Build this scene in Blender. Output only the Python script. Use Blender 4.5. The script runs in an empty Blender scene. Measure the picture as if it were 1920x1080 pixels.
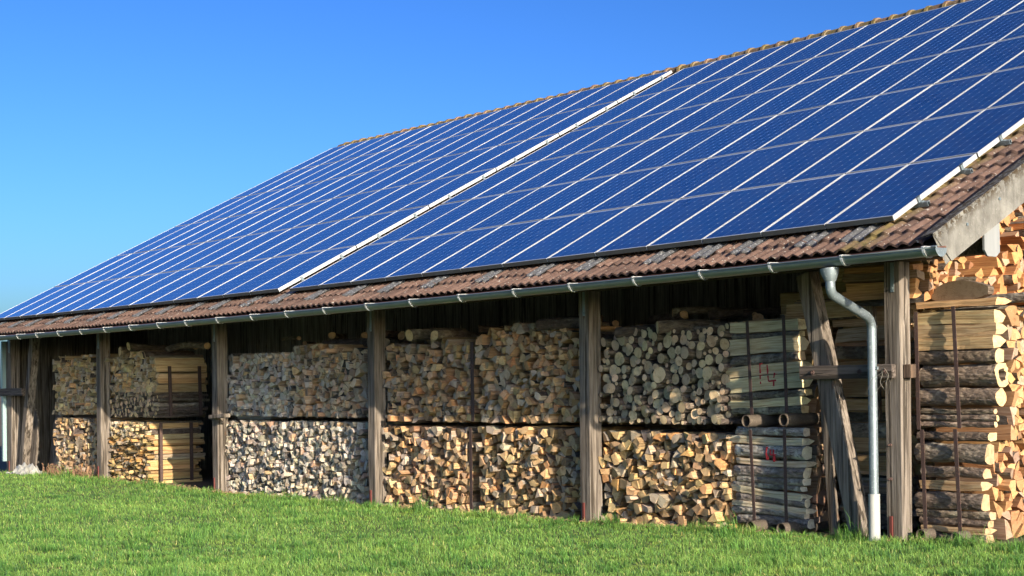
import bpy, math, random
import numpy as np
from mathutils import Vector, Matrix, noise
random.seed(7); rng = np.random.default_rng(7)
C = bpy.context.scene.collection
R = math.radians
SC = bpy.context.scene

# ------------------------------------------------------------------ geometry constants
PITCH = 0.498588
CP, SP = math.cos(PITCH), math.sin(PITCH)
YB, ZB = -0.4858, 3.2539           # lower edge of the top face of the solar arrays
KX = 0.972                               # panel pitch in metres
def kx(x): return 10.649-(10.649-x)*KX
def sagf(x):
    xc = (max(-29.0, min(3.0, x))-.298)/KX
    return (-0.001124*xc + 0.000289*(xc+13)**2)*KX + .0028*(xc+4)
def dsag(x):
    return -0.001124 + 2*0.000289*(x+13)
def gz(x):
    """height of the ground along the front of the barn"""
    xc = max(-27.0, min(4.0, x))
    return 0.023*xc + 0.00093*xc*xc - .05 - .026*max(0, -21-xc)
RO = Vector((0, YB, ZB)) - Vector((0, -SP, CP))*0.145        # point of the tile plane at s = 0
def roofpt(x, s, h=0.0):
    return Vector((x, RO.y + s*CP - h*SP, RO.z + s*SP + h*CP + sagf(x)))

# ------------------------------------------------------------------ mesh builder
class MB:
    def __init__(s):
        s.v = []; s.f = []; s.mi = []; s.lc = []; s.col = []; s.bc = []
    def quad(s, a, b, c, d, m=0): s.face([a, b, c, d], m)
    def face(s, pts, m=0):
        n = len(s.v); s.v += [tuple(p) for p in pts]; s.f.append(tuple(range(n, n+len(pts)))); s.mi.append(m)
    def box(s, x0, x1, y0, y1, z0, z1, m=0):
        n = len(s.v)
        s.v += [(x0,y0,z0),(x1,y0,z0),(x1,y1,z0),(x0,y1,z0),(x0,y0,z1),(x1,y0,z1),(x1,y1,z1),(x0,y1,z1)]
        for f in ((0,3,2,1),(4,5,6,7),(0,1,5,4),(1,2,6,5),(2,3,7,6),(3,0,4,7)):
            s.f.append(tuple(n+i for i in f)); s.mi.append(m)
    def obox(s, o, ax, ay, az, m=0):
        """box spanned from corner o by three vectors"""
        n = len(s.v); o = Vector(o); ax = Vector(ax); ay = Vector(ay); az = Vector(az)
        s.v += [tuple(p) for p in (o, o+ax, o+ax+ay, o+ay, o+az, o+ax+az, o+ax+ay+az, o+ay+az)]
        for f in ((0,3,2,1),(4,5,6,7),(0,1,5,4),(1,2,6,5),(2,3,7,6),(3,0,4,7)):
            s.f.append(tuple(n+i for i in f)); s.mi.append(m)
    def tube(s, pts, rad, n=16, m=0, cap=True, inner=None):
        pts = [Vector(p) for p in pts]; rings = []
        rads = rad if isinstance(rad, (list, tuple)) else [rad]*len(pts)
        up = None
        for i, p in enumerate(pts):
            if i == 0: t = pts[1]-pts[0]
            elif i == len(pts)-1: t = pts[-1]-pts[-2]
            else: t = (pts[i+1]-p).normalized() + (p-pts[i-1]).normalized()
            t.normalize()
            if up is None:
                up = Vector((0,0,1)) if abs(t.z) < .9 else Vector((0,1,0))
            a = (up - t*up.dot(t)).normalized(); b = t.cross(a); up = a
            k = len(s.v)
            for j in range(n):
                w = 2*math.pi*j/n
                s.v.append(tuple(p + (a*math.cos(w)+b*math.sin(w))*rads[i]))
            rings.append(k)
        for r0, r1 in zip(rings, rings[1:]):
            for j in range(n):
                s.f.append((r0+j, r0+(j+1) % n, r1+(j+1) % n, r1+j)); s.mi.append(m)
        if cap:
            s.f.append(tuple(rings[0]+j for j in reversed(range(n)))); s.mi.append(m)
            s.f.append(tuple(rings[-1]+j for j in range(n))); s.mi.append(m)
    def build(s, name, mats, parent=None, smooth=False, loc=None):
        me = bpy.data.meshes.new(name)
        v = s.v
        if loc is not None:
            L = Vector(loc); v = [tuple(Vector(p)-L) for p in v]
        me.from_pydata(v, [], s.f)
        if not isinstance(mats, (list, tuple)): mats = [mats]
        for m in mats: me.materials.append(m)
        if len(mats) > 1: me.polygons.foreach_set('material_index', s.mi)
        if smooth: me.polygons.foreach_set('use_smooth', [True]*len(me.polygons))
        if s.lc:
            a = me.attributes.new('lc', 'FLOAT_VECTOR', 'POINT'); a.data.foreach_set('vector', np.array(s.lc, 'f').ravel())
        for nm, arr in (('col', s.col), ('bcol', s.bc)):
            if arr:
                a = me.attributes.new(nm, 'FLOAT_COLOR', 'POINT')
                c = np.ones((len(arr), 4), 'f'); c[:, :3] = arr; a.data.foreach_set('color', c.ravel())
        me.update()
        o = bpy.data.objects.new(name, me); C.objects.link(o)
        if loc is not None: o.location = loc
        if parent is not None: o.parent = parent
        return o
def bevel(o, w=0.006, seg=1):
    m = o.modifiers.new('b', 'BEVEL'); m.width = w; m.segments = seg; m.limit_method = 'ANGLE'; return o
def tag(o, label=None, cat=None, group=None, kind=None):
    if label: o['label'] = label
    if cat: o['category'] = cat
    if group: o['group'] = group
    if kind: o['kind'] = kind
    return o
def empty(name, loc, label, cat, group=None):
    o = bpy.data.objects.new(name, None); C.objects.link(o); o.location = loc; o.empty_display_size = .1
    return tag(o, label, cat, group)

# ------------------------------------------------------------------ materials
class NT:
    def __init__(s, name):
        s.m = bpy.data.materials.new(name); s.m.use_nodes = True
        s.t = s.m.node_tree; s.n = s.t.nodes; s.l = s.t.links
        s.b = s.n['Principled BSDF']; s.out = s.n['Material Output']
    def new(s, ty, **k):
        n = s.n.new(ty)
        for a, v in k.items(): setattr(n, a, v)
        return n
    def set(s, sock, v):
        if hasattr(v, 'outputs'): v = v.outputs[0]
        if isinstance(v, bpy.types.NodeSocket): s.l.new(v, sock)
        else: sock.default_value = v
    def math(s, op, a, b=None, c=None, clamp=False):
        n = s.new('ShaderNodeMath', operation=op, use_clamp=clamp)
        s.set(n.inputs[0], a)
        if b is not None: s.set(n.inputs[1], b)
        if c is not None: s.set(n.inputs[2], c)
        return n.outputs[0]
    def mix(s, f, a, b, mode='MIX'):
        n = s.new('ShaderNodeMix', data_type='RGBA', blend_type=mode)
        s.set(n.inputs[0], f)
        for i, v in ((6, a), (7, b)):
            if isinstance(v, tuple): v = (*v, 1) if len(v) == 3 else v
            s.set(n.inputs[i], v)
        return n.outputs[2]
    def noise(s, vec, scale, detail=4, rough=.55, dist=0.):
        n = s.new('ShaderNodeTexNoise')
        s.set(n.inputs['Vector'], vec); n.inputs['Scale'].default_value = scale
        n.inputs['Detail'].default_value = detail; n.inputs['Roughness'].default_value = rough
        n.inputs['Distortion'].default_value = dist
        return n.outputs['Fac']
    def vmul(s, vec, k):
        n = s.new('ShaderNodeVectorMath', operation='MULTIPLY'); s.set(n.inputs[0], vec); n.inputs[1].default_value = k
        return n.outputs[0]
    def ramp(s, f, *stops):
        n = s.new('ShaderNodeValToRGB'); s.set(n.inputs[0], f); e = n.color_ramp.elements
        while len(e) < len(stops): e.new(.5)
        for el, (p, c) in zip(e, stops): el.position = p; el.color = (*c, 1) if len(c) == 3 else c
        return n.outputs[0]
    def step(s, f, a, b):
        n = s.new('ShaderNodeMapRange'); s.set(n.inputs[0], f); n.inputs[1].default_value = a; n.inputs[2].default_value = b
        return n.outputs[0]
    def attr(s, name, what='Vector'):
        n = s.new('ShaderNodeAttribute', attribute_name=name); return n.outputs[what]
    def obj(s): return s.new('ShaderNodeTexCoord').outputs['Object']
    def bump(s, h, strength=.5, dist=.01):
        n = s.new('ShaderNodeBump'); s.set(n.inputs['Height'], h); n.inputs['Strength'].default_value = strength
        n.inputs['Distance'].default_value = dist; s.l.new(n.outputs[0], s.b.inputs['Normal'])
    def fin(s, col, rough=.8, metal=0., spec=None):
        s.set(s.b.inputs['Base Color'], (*col, 1) if isinstance(col, tuple) else col)
        s.set(s.b.inputs['Roughness'], rough); s.set(s.b.inputs['Metallic'], metal)
        if spec is not None: s.b.inputs['Specular IOR Level'].default_value = spec
        return s.m

def mat_cut():
    t = NT('cut_wood'); lc = t.attr('lc'); col = t.attr('col', 'Color')
    sx = t.new('ShaderNodeSeparateXYZ'); t.l.new(lc, sx.inputs[0])
    cb = t.new('ShaderNodeCombineXYZ'); t.l.new(sx.outputs[0], cb.inputs[0]); t.l.new(sx.outputs[1], cb.inputs[1])
    ln = t.new('ShaderNodeVectorMath', operation='LENGTH'); t.l.new(cb.outputs[0], ln.inputs[0])
    n1 = t.noise(lc, 9, 3)
    ring = t.math('SINE', t.math('ADD', t.math('MULTIPLY', ln.outputs['Value'], 620), t.math('MULTIPLY', n1, 9)))
    ang = t.math('ARCTAN2', sx.outputs[1], sx.outputs[0])
    crack = t.noise(lc, 55, 4, .7, .6)
    cr = t.step(crack, .60, .70)
    blot = t.noise(lc, 14, 3, .6)
    c = t.mix(t.math('MULTIPLY', t.math('ADD', ring, 1), .10), col, t.mix(1., col, (.62, .45, .30), 'MULTIPLY'))
    c = t.mix(t.step(blot, .50, .78), c, t.mix(1., c, (.60, .50, .42), 'MULTIPLY'))
    c = t.mix(t.math('MULTIPLY', cr, .7), c, (.05, .03, .02))
    t.bump(t.math('SUBTRACT', t.math('MULTIPLY', ring, .15), t.math('ADD', cr, t.noise(lc, 90, 2))), .6, .006)
    return t.fin(c, .85)
def mat_split():
    t = NT('split_wood'); lc = t.attr('lc'); col = t.attr('col', 'Color')
    g = t.noise(t.vmul(lc, (60, 60, 2.2)), 1., 4, .65)
    g2 = t.noise(t.vmul(lc, (14, 14, 1.2)), 1., 3, .6, .4)
    c = t.mix(t.step(g, .38, .72), col, t.mix(1., col, (.50, .36, .24), 'MULTIPLY'))
    c = t.mix(t.step(g2, .55, .75), c, t.mix(1., col, (.60, .45, .34), 'MULTIPLY'))
    c = t.mix(t.math('MULTIPLY', t.step(g, .64, .70), .6), c, (.06, .035, .02))
    t.bump(g, .9, .012)
    return t.fin(c, .85)
def mat_bark():
    t = NT('bark'); lc = t.attr('lc'); bc = t.attr('bcol', 'Color')
    a = t.noise(t.vmul(lc, (34, 34, 9)), 1., 5, .7)
    b = t.noise(t.vmul(lc, (5, 5, 5)), 1., 3, .6)
    v = t.new('ShaderNodeTexVoronoi'); t.l.new(t.vmul(lc, (28, 28, 12)), v.inputs['Vector']); v.inputs['Scale'].default_value = 1.
    c = t.mix(t.step(a, .35, .65), t.mix(1., bc, (.34, .30, .27), 'MULTIPLY'), bc)
    c = t.mix(t.step(b, .55, .68), c, t.mix(1., bc, (1.5, 1.6, 1.55), 'MULTIPLY'))
    c = t.mix(t.step(v.outputs['Distance'], .02, .25), (.03, .025, .02), c)
    t.bump(t.math('ADD', a, v.outputs['Distance']), 1., .02)
    return t.fin(c, .95)
def mat_timber(name, c1, c2, axis='z', dark=(.03,.022,.015)):
    t = NT(name); o = t.obj()
    k = {'z': (38, 38, 1.4), 'x': (1.4, 38, 38), 'y': (38, 1.4, 38)}[axis]
    k2 = {'z': (7, 7, .7), 'x': (.7, 7, 7), 'y': (7, .7, 7)}[axis]
    k3 = {'z': (16, 16, .35), 'x': (.35, 16, 16), 'y': (16, .35, 16)}[axis]
    g = t.noise(t.vmul(o, k), 1., 5, .65); b = t.noise(t.vmul(o, k2), 1., 4, .6, .5)
    w = t.noise(t.vmul(o, k3), 1., 2, .5)
    kn = t.new('ShaderNodeTexVoronoi'); t.l.new(t.vmul(o, (4, 4, 1.6) if axis == 'z' else (1.6, 4, 4)), kn.inputs['Vector']); kn.inputs['Scale'].default_value = 1.
    c = t.mix(t.step(b, .35, .65), c1, c2)
    c = t.mix(t.step(g, .42, .66), c, t.mix(1., c, (.26, .24, .22), 'MULTIPLY'))
    crk = t.math('MULTIPLY', t.step(w, .57, .60), t.step(g, .40, .46))
    c = t.mix(t.math('MULTIPLY', crk, .85), c, dark)
    c = t.mix(t.math('MULTIPLY', t.math('SUBTRACT', 1., t.step(kn.outputs['Distance'], .045, .085)), .75), c, (.09, .045, .025))
    t.bump(t.math('SUBTRACT', g, crk), .8, .01)
    return t.fin(c, .9)
M_CUT, M_SPLIT, M_BARK = mat_cut(), mat_split(), mat_bark()
LOGM = [M_CUT, M_SPLIT, M_BARK]
M_POST = mat_timber('weathered_timber', (.28, .24, .205), (.14, .115, .095))
M_RAIL = mat_timber('weathered_rail', (.17, .135, .115), (.10, .08, .07), 'x')
M_DARKT = mat_timber('dark_boards', (.15, .135, .115), (.08, .072, .062))
M_BROWNT = mat_timber('brown_boards', (.16, .10, .065), (.09, .06, .045))
M_BACKW = mat_timber('grey_wall_boards', (.42, .42, .39), (.27, .26, .24))
M_RAFT = mat_timber('rafter_wood', (.12, .085, .06), (.08, .055, .04), 'y')

def mat_metal(name, col, rough=.45, metal=.8, var=.25, spot=None):
    t = NT(name); o = t.obj()
    n = t.noise(o, 6, 5, .6); n2 = t.noise(o, 45, 3, .6)
    c = t.mix(t.math('MULTIPLY', n, var), col, t.mix(1., (*col, 1), (.35, .33, .3), 'MULTIPLY'))
    if spot: c = t.mix(t.step(n2, .58, .66), c, spot)
    t.bump(n2, .12, .004)
    return t.fin(c, t.math('ADD', rough, t.math('MULTIPLY', t.math('SUBTRACT', n2, .5), .3)), metal)
M_GUT = mat_metal('zinc_gutter', (.32, .385, .40), .40, .7, .5)
M_GALV = mat_metal('galvanised_steel', (.25, .31, .35), .52, .5, .8, (.34, .40, .44))
M_CLIP = mat_metal('bright_clip', (.80, .82, .82), .5, .2, .2)
M_PIPE = mat_metal('old_steel_pipe', (.13, .105, .085), .7, .3, .5, (.20, .16, .12))
M_ALU = mat_metal('panel_aluminium', (.52, .535, .56), .45, .35, .1)
M_RUST = mat_metal('rusty_steel', (.09, .055, .05), .75, .2, .6, (.16, .09, .065))
M_REDSTEEL = mat_metal('red_steel', (.14, .03, .025), .6, .1, .5)
M_WHITEPIPE = mat_metal('white_pipe', (.40, .41, .40), .55, 0, .3, (.45, .43, .38))
M_DRIP = mat_metal('brown_drip_edge', (.16, .07, .05), .6, .2, .5)
M_FLASH = mat_metal('flashing_metal', (.20, .205, .215), .5, .5, .5, (.6, .62, .64))
M_TEAL = mat_metal('pale_corner_trim', (.26, .38, .40), .6, .1, .3)
M_WIRE = mat_metal('cord', (.14, .13, .11), .8, 0, .3)
def mat_paint():
    t = NT('red_spray_paint'); return t.fin((.50, .035, .045), .8)
M_PAINT = mat_paint()

def mat_verge():
    t = NT('fibre_cement'); o = t.obj()
    a = t.noise(o, 3, 6, .65); b = t.noise(t.vmul(o, (14, 14, 2.5)), 1., 4, .6); m = t.noise(o, 13, 5, .75); l = t.noise(o, 38, 3, .6)
    c = t.mix(t.step(a, .35, .65), (.105, .10, .09), (.225, .22, .20))
    c = t.mix(t.math('MULTIPLY', t.step(b, .45, .7), .6), c, (.075, .07, .065))
    c = t.mix(t.math('MULTIPLY', t.step(l, .62, .70), .5), c, (.28, .28, .25))
    # moss only along the top arris (a band of its own in the board's local height)
    at = t.attr('lc'); sx = t.new('ShaderNodeSeparateXYZ'); t.l.new(at, sx.inputs[0])
    band = t.math('MULTIPLY', t.step(sx.outputs[2], .22, .33), t.step(m, .47, .53))
    c = t.mix(band, c, (.045, .03, .014))
    t.bump(t.math('ADD', t.math('ADD', a, l), t.math('MULTIPLY', band, 1.2)), .6, .012)
    return t.fin(c, .95)
M_VERGE = mat_verge()
def mat_stub():
    t = NT('pale_board'); o = t.obj(); n = t.noise(t.vmul(o, (20, 20, 2)), 1., 4)
    return t.fin(t.mix(n, (.27, .28, .28), (.17, .18, .19)), .8)
M_STUB = mat_stub()

def mat_tiles(name, ridge=False):
    t = NT(name); lc = t.attr('lc'); sx = t.new('ShaderNodeSeparateXYZ'); t.l.new(lc, sx.inputs[0])
    fx = t.math('FLOOR', t.math('DIVIDE', sx.outputs[0], .165 if not ridge else .40)); fy = t.math('FLOOR', t.math('DIVIDE', sx.outputs[1], .33))
    cb = t.new('ShaderNodeCombineXYZ'); t.l.new(fx, cb.inputs[0]); t.l.new(fy, cb.inputs[1])
    wn = t.new('ShaderNodeTexWhiteNoise', noise_dimensions='2D'); t.l.new(cb.outputs[0], wn.inputs['Vector'])
    r = wn.outputs['Value']
    o = t.obj()
    if ridge:
        c = t.ramp(r, (0, (.13, .085, .055)), (.35, (.22, .125, .08)), (.7, (.17, .13, .075)), (1, (.25, .15, .10)))
    else:
        c = t.ramp(r, (0, (.085, .052, .042)), (.5, (.13, .078, .06)), (1, (.18, .11, .085)))
    n = t.noise(o, 11, 5, .7); n2 = t.noise(o, 30, 3, .6); n3 = t.noise(o, 5, 3, .6)
    c = t.mix(t.step(n, .45, .75), c, t.mix(1., c, (.55, .52, .48), 'MULTIPLY'))
    # lichen
    c = t.mix(t.math('MULTIPLY', t.step(n2, .64, .68), .8), c, (.50, .48, .42))
    # moss near the array's right edge and on the ridge
    if ridge: w = t.step(n3, .42, .60)
    else: w = t.math('MULTIPLY', t.math('MULTIPLY', t.step(sx.outputs[0], -.1, .1), t.math('SUBTRACT', 1., t.step(sx.outputs[0], .28, .42))), t.step(n3, .35, .55))
    c = t.mix(t.math('MULTIPLY', w, .85), c, (.15, .115, .035))
    c = t.mix(t.math('MULTIPLY', w, t.step(n, .55, .62)), c, (.05, .045, .012))
    t.bump(t.math('ADD', n, n2), .5, .01)
    return t.fin(c, .85)
M_TILE = mat_tiles('roof_tile'); M_RIDGE = mat_tiles('ridge_tile', True)

def mat_cells():
    t = NT('solar_cells'); o = t.obj(); sx = t.new('ShaderNodeSeparateXYZ'); t.l.new(o, sx.inputs[0])
    # local: x 0..0.92, y 0..1.59 ; 6 x 10 cells
    px, py = .913/6, 1.538/10
    def cell(v, p):
        f = t.math('FRACT', t.math('DIVIDE', v, p)); return t.math('MULTIPLY', t.math('MINIMUM', f, t.math('SUBTRACT', 1., f)), p)
    xa = t.math('SUBTRACT', sx.outputs[0], .005); ya = t.math('SUBTRACT', sx.outputs[1], .01)
    dx, dy = cell(xa, px), cell(ya, py)
    line = t.math('MAXIMUM', t.math('LESS_THAN', dx, .0028), t.math('MULTIPLY', t.math('LESS_THAN', dy, .0018), .55))
    dia = t.math('LESS_THAN', t.math('ADD', dx, dy), .0125)
    def fr(v, p, a):
        f = t.math('FRACT', t.math('DIVIDE', v, p)); return t.math('LESS_THAN', t.math('ABSOLUTE', t.math('SUBTRACT', f, a)), .006)
    bus = t.math('MAXIMUM', fr(xa, px, .27), fr(xa, px, .73))
    edge = t.math('MAXIMUM', t.math('LESS_THAN', sx.outputs[0], .006), t.math('GREATER_THAN', sx.outputs[0], .915))
    edge = t.math('MAXIMUM', edge, t.math('MAXIMUM', t.math('LESS_THAN', sx.outputs[1], .011), t.math('GREATER_THAN', sx.outputs[1], 1.547)))
    fx = t.math('FLOOR', t.math('DIVIDE', xa, px)); fy = t.math('FLOOR', t.math('DIVIDE', ya, py))
    oi = t.new('ShaderNodeObjectInfo')
    cb = t.new('ShaderNodeCombineXYZ'); t.l.new(fx, cb.inputs[0]); t.l.new(fy, cb.inputs[1]); t.l.new(oi.outputs['Random'], cb.inputs[2])
    wn = t.new('ShaderNodeTexWhiteNoise', noise_dimensions='3D'); t.l.new(cb.outputs[0], wn.inputs['Vector'])
    base = t.mix(wn.outputs['Value'], (.002, .026, .125), (.003, .042, .17))
    base = t.mix(t.math('MULTIPLY', oi.outputs['Random'], .6), base, (.003, .05, .19))
    vn = t.new('ShaderNodeTexVoronoi'); t.l.new(t.vmul(o, (90, 90, 90)), vn.inputs['Vector']); vn.inputs['Scale'].default_value = 1.
    base = t.mix(t.math('MULTIPLY', vn.outputs['Distance'], .5), base, (.003, .048, .20))
    c = t.mix(t.math('MULTIPLY', bus, .35), base, (.30, .36, .48))
    c = t.mix(t.math('MULTIPLY', line, .8), c, (.20, .30, .50))
    c = t.mix(t.math('MULTIPLY', t.math('MAXIMUM', dia, edge), .65), c, (.55, .64, .80))
    dust = t.noise(o, 2.2, 4, .6)
    c = t.mix(t.math('MULTIPLY', t.step(dust, .4, .8), .06), c, (.35, .33, .3))
    t.b.inputs['Coat Weight'].default_value = 1.; t.b.inputs['Coat Roughness'].default_value = .07; t.b.inputs['Coat IOR'].default_value = 1.45
    return t.fin(c, .5, 0, .15)
M_CELL = mat_cells()

# ------------------------------------------------------------------ SKY, SUN
SUND = Vector((5.0, -1.0, 1.36)).normalized()
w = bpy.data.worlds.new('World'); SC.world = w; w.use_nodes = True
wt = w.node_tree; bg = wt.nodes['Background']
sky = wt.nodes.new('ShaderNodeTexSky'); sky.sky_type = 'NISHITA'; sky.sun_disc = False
sky.sun_elevation = math.asin(SUND.z); sky.sun_rotation = math.atan2(SUND.x, SUND.y)
sky.air_density = 1.0; sky.dust_density = 4.0; sky.ozone_density = 3.0; sky.altitude = 1200
hs = wt.nodes.new('ShaderNodeHueSaturation'); hs.inputs['Saturation'].default_value = 1.02
gm_ = wt.nodes.new('ShaderNodeMix'); gm_.data_type = 'RGBA'; gm_.blend_type = 'MULTIPLY'; gm_.inputs[0].default_value = 1; gm_.inputs[7].default_value = (.365, .455, .60, 1)
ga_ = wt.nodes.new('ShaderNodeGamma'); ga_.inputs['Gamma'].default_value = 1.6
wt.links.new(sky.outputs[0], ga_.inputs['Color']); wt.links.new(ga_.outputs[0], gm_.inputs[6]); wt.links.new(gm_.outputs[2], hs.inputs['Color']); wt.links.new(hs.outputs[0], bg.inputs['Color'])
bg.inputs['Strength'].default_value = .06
sl = bpy.data.lights.new('sun', 'SUN'); sl.energy = 5.0; sl.angle = R(.55); sl.color = (1, .86, .66)
so = bpy.data.objects.new('sun', sl); C.objects.link(so)
so.rotation_euler = SUND.to_track_quat('Z', 'Y').to_euler(); so.location = SUND*60
SC.view_settings.view_transform = 'Standard'; SC.view_settings.look = 'None'
SC.view_settings.exposure = .97

# ------------------------------------------------------------------ CAMERA
CX, CY, FPX = 1407.492, 693.279, 2922.685
yaw, pit, rol = .798675, .008727, .013805
cam = bpy.data.cameras.new('camera'); co = bpy.data.objects.new('camera', cam); C.objects.link(co); SC.camera = co
cam.sensor_width = 36; cam.lens = FPX/1920*36; cam.shift_x = -(CX-960)/1920; cam.shift_y = (CY-540)/1920
cam.clip_end = 5000; cam.clip_start = .1
CO = Vector((10.649054, -12.565723, 1.631891))
F_ = Vector((-math.sin(yaw)*math.cos(pit), math.cos(yaw)*math.cos(pit), math.sin(pit)))
R_ = Vector((math.cos(yaw), math.sin(yaw), 0)); U_ = R_.cross(F_)
c_, s_ = math.cos(rol), math.sin(rol)
Rr = R_*c_ - U_*s_; Ur = U_*c_ + R_*s_         # rolled axes
mt = Matrix((Rr, Ur, -F_)).transposed().to_4x4(); mt.translation = CO
co.matrix_world = mt

# ------------------------------------------------------------------ GROUND
def ground():
    xs = sorted(set([-900, -500, -250, -120, -70, -45] + list(np.linspace(-34, 20, 109)) + [30, 60, 120, 300, 900]))
    ys = sorted(set([-900, -400, -150, -60, -30] + list(np.linspace(-22, 24, 70)) + [40, 90, 200, 500, 900]))
    m = MB()
    for y in ys:
        for x in xs:
            k = max(0, min(1, 1-(abs(y)-3)/10)) if abs(y) > 3 else 1
            z = gz(x)*k
            if abs(x) < 40 and abs(y) < 30: z -= .012
            m.v.append((x, y, z))
    nx = len(xs)
    for j in range(len(ys)-1):
        for i in range(nx-1):
            a = j*nx+i; m.f.append((a, a+1, a+nx+1, a+nx)); m.mi.append(0)
    t = NT('soil_and_grass'); o = t.obj()
    c = t.mix(t.noise(o, 3, 5), (.035, .06, .015), (.07, .10, .025))
    sx = t.new('ShaderNodeSeparateXYZ'); t.l.new(o, sx.inputs[0])
    c = t.mix(t.step(sx.outputs[1], -.05, .15), c, (.10, .075, .05))
    t.fin(c, 1)
    return m.build('ground', t.m, smooth=True)
tag(ground(), kind='structure')
def groundz(x, y):
    k = max(0, min(1, 1-(abs(y)-3)/10)) if abs(y) > 3 else 1
    return gz(x)*k

def grass():
    N = 680000
    u = rng.uniform(-220, 2520, N); d = 10.8 + 24*rng.uniform(0, 1, N)**1.35
    near = rng.uniform(0, 1, N) < .10
    R2 = np.array(R_)[:2]; F2 = np.array([-math.sin(yaw), math.cos(yaw)])
    k = (u-CX)/FPX
    P = np.array([CO.x, CO.y]) + d[:, None]*(F2[None]+k[:, None]*R2[None])
    # a fringe of taller blades at the foot of the stacks and posts
    nf = 16000
    fx = -27+30*rng.uniform(0, 1, nf)**.6; fy = -.02-np.abs(rng.normal(0, .16, nf))
    P = np.concatenate([P, np.stack([fx, fy], 1)]); fr = np.concatenate([np.zeros(N), np.ones(nf)])
    ok = ((P[:, 1] < .02) | (P[:, 0] > 1.5)) & (P[:, 0] > -42) & (P[:, 0] < 12); P = P[ok]; fr = fr[ok]; n = len(P)
    # clumping: pull towards random tuft centres
    cell = .13; cid = np.floor(P/cell); h = np.sin(cid[:, 0]*127.1+cid[:, 1]*311.7)*43758.5453; h -= np.floor(h)
    h2 = np.sin(cid[:, 0]*269.5+cid[:, 1]*183.3)*43758.5453; h2 -= np.floor(h2)
    cen = (cid + np.stack([h, h2], 1))*cell
    P = P + (cen-P)*(.45*rng.uniform(0, 1, n)[:, None]*(h > .3)[:, None])
    X, Y = P[:, 0], P[:, 1]
    big = .5+.5*np.sin(X*.9+np.sin(Y*.7)*2)*np.sin(Y*1.3+X*.4+1); med = .5+.5*np.sin(X*4.1+2*np.sin(Y*3.3))*np.sin(Y*5.2+X)
    xc = np.clip(X, -27, 4); kk = np.clip(1-(np.abs(Y)-3)/10, 0, 1); Z = (.023*xc+.00093*xc*xc-.05-.026*np.maximum(0, -21-xc))*kk-.02
    dist = np.hypot(X-CO.x, Y-CO.y)
    H = rng.uniform(.032, .075, n)*(.75+.35*big+.35*h*(1-fr)) + fr*rng.uniform(.0, .07, n)
    H *= 1 + .9*fr*(np.sin(X*2.3)*np.sin(X*5.1+1) > .25)*rng.uniform(0, 1, n)
    H *= np.where(rng.uniform(0, 1, n) < .012, 1.7, 1.); H *= .8+.5*med*big
    W = rng.uniform(.0020, .0044, n)*(1+dist/26)
    a = rng.uniform(0, 2*np.pi, n); b = rng.uniform(0, 2*np.pi, n)
    c2 = np.floor(P/.27); hh = np.sin(c2[:, 0]*91.7+c2[:, 1]*47.3)*24634.63; hh -= np.floor(hh)
    tall = (hh > .86); pale = (hh < .10)
    H = H*np.where(tall, rng.uniform(1.2, 1.9, n), 1.)*np.where(pale, .7, 1.)
    lean = rng.uniform(.1, .85, n)*H
    wd = np.stack([np.cos(a), np.sin(a), 0*a], 1)*W[:, None]/2
    ln = np.stack([np.cos(b), np.sin(b), 0*b], 1)
    # combed slightly to the left by wind
    ln = ln + np.array([-.35, -.1, 0])
    base = np.stack([X, Y, Z], 1)
    mid = base + ln*(lean*.35)[:, None] + np.stack([0*H, 0*H, H*.62], 1)
    tip = base + ln*lean[:, None] + np.stack([0*H, 0*H, H*(.98-.25*lean/H)], 1)
    V = np.stack([base-wd, base+wd, mid+wd*.8, mid-wd*.8, tip], 1).reshape(-1, 3)
    i0 = np.arange(n)*5
    loops = np.stack([i0, i0+1, i0+2, i0+3, i0+3, i0+2, i0+4], 1).ravel()
    starts = np.stack([np.arange(n)*7, np.arange(n)*7+4], 1).ravel(); tot = np.tile([4, 3], n)
    me = bpy.data.meshes.new('grass')
    me.vertices.add(n*5); me.vertices.foreach_set('co', V.ravel().astype('f'))
    me.loops.add(n*7); me.loops.foreach_set('vertex_index', loops.astype('i'))
    me.polygons.add(n*2); me.polygons.foreach_set('loop_start', starts.astype('i')); me.polygons.foreach_set('loop_total', tot.astype('i'))
    me.update(calc_edges=True)
    r = rng.uniform(0, 1, n)
    g1 = np.array([.115, .25, .055]); g2 = np.array([.20, .37, .10]); g3 = np.array([.40, .44, .20]); g4 = np.array([.06, .165, .065])
    t1 = np.clip(r*.6+.35*big+.45*(med-.5), 0, 1)[:, None]
    col = g1*(1-t1)+g2*t1
    col = np.where((rng.uniform(0, 1, n) < .05)[:, None], g3, col); col = np.where((rng.uniform(0, 1, n) < .20)[:, None], g4, col)
    col = col*rng.uniform(.62, 1.5, n)[:, None]*np.array([1.20, 1.08, .93])
    col = np.where(tall[:, None], col*np.array([.62, .78, .72]), col); col = np.where(pale[:, None], col*np.array([1.25, 1.08, 1.0]), col)
    cc = np.ones((n, 5, 4), 'f'); cc[:, :, :3] = col[:, None, :]
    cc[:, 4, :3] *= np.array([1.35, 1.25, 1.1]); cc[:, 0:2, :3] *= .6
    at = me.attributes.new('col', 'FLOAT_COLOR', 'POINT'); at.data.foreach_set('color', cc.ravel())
    t = NT('grass_blade'); c = t.attr('col', 'Color'); t.fin(c, .55, 0, .35)
    tr = t.new('ShaderNodeBsdfTranslucent'); t.l.new(t.mix(1., c, (1.2, 1.35, .7), 'MULTIPLY'), tr.inputs['Color'])
    mx = t.new('ShaderNodeMixShader'); mx.inputs[0].default_value = .40
    t.l.new(t.b.outputs[0], mx.inputs[1]); t.l.new(tr.outputs[0], mx.inputs[2]); t.l.new(mx.outputs[0], t.out.inputs['Surface'])
    me.materials.append(t.m)
    o = bpy.data.objects.new('grass', me); C.objects.link(o)
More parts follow.
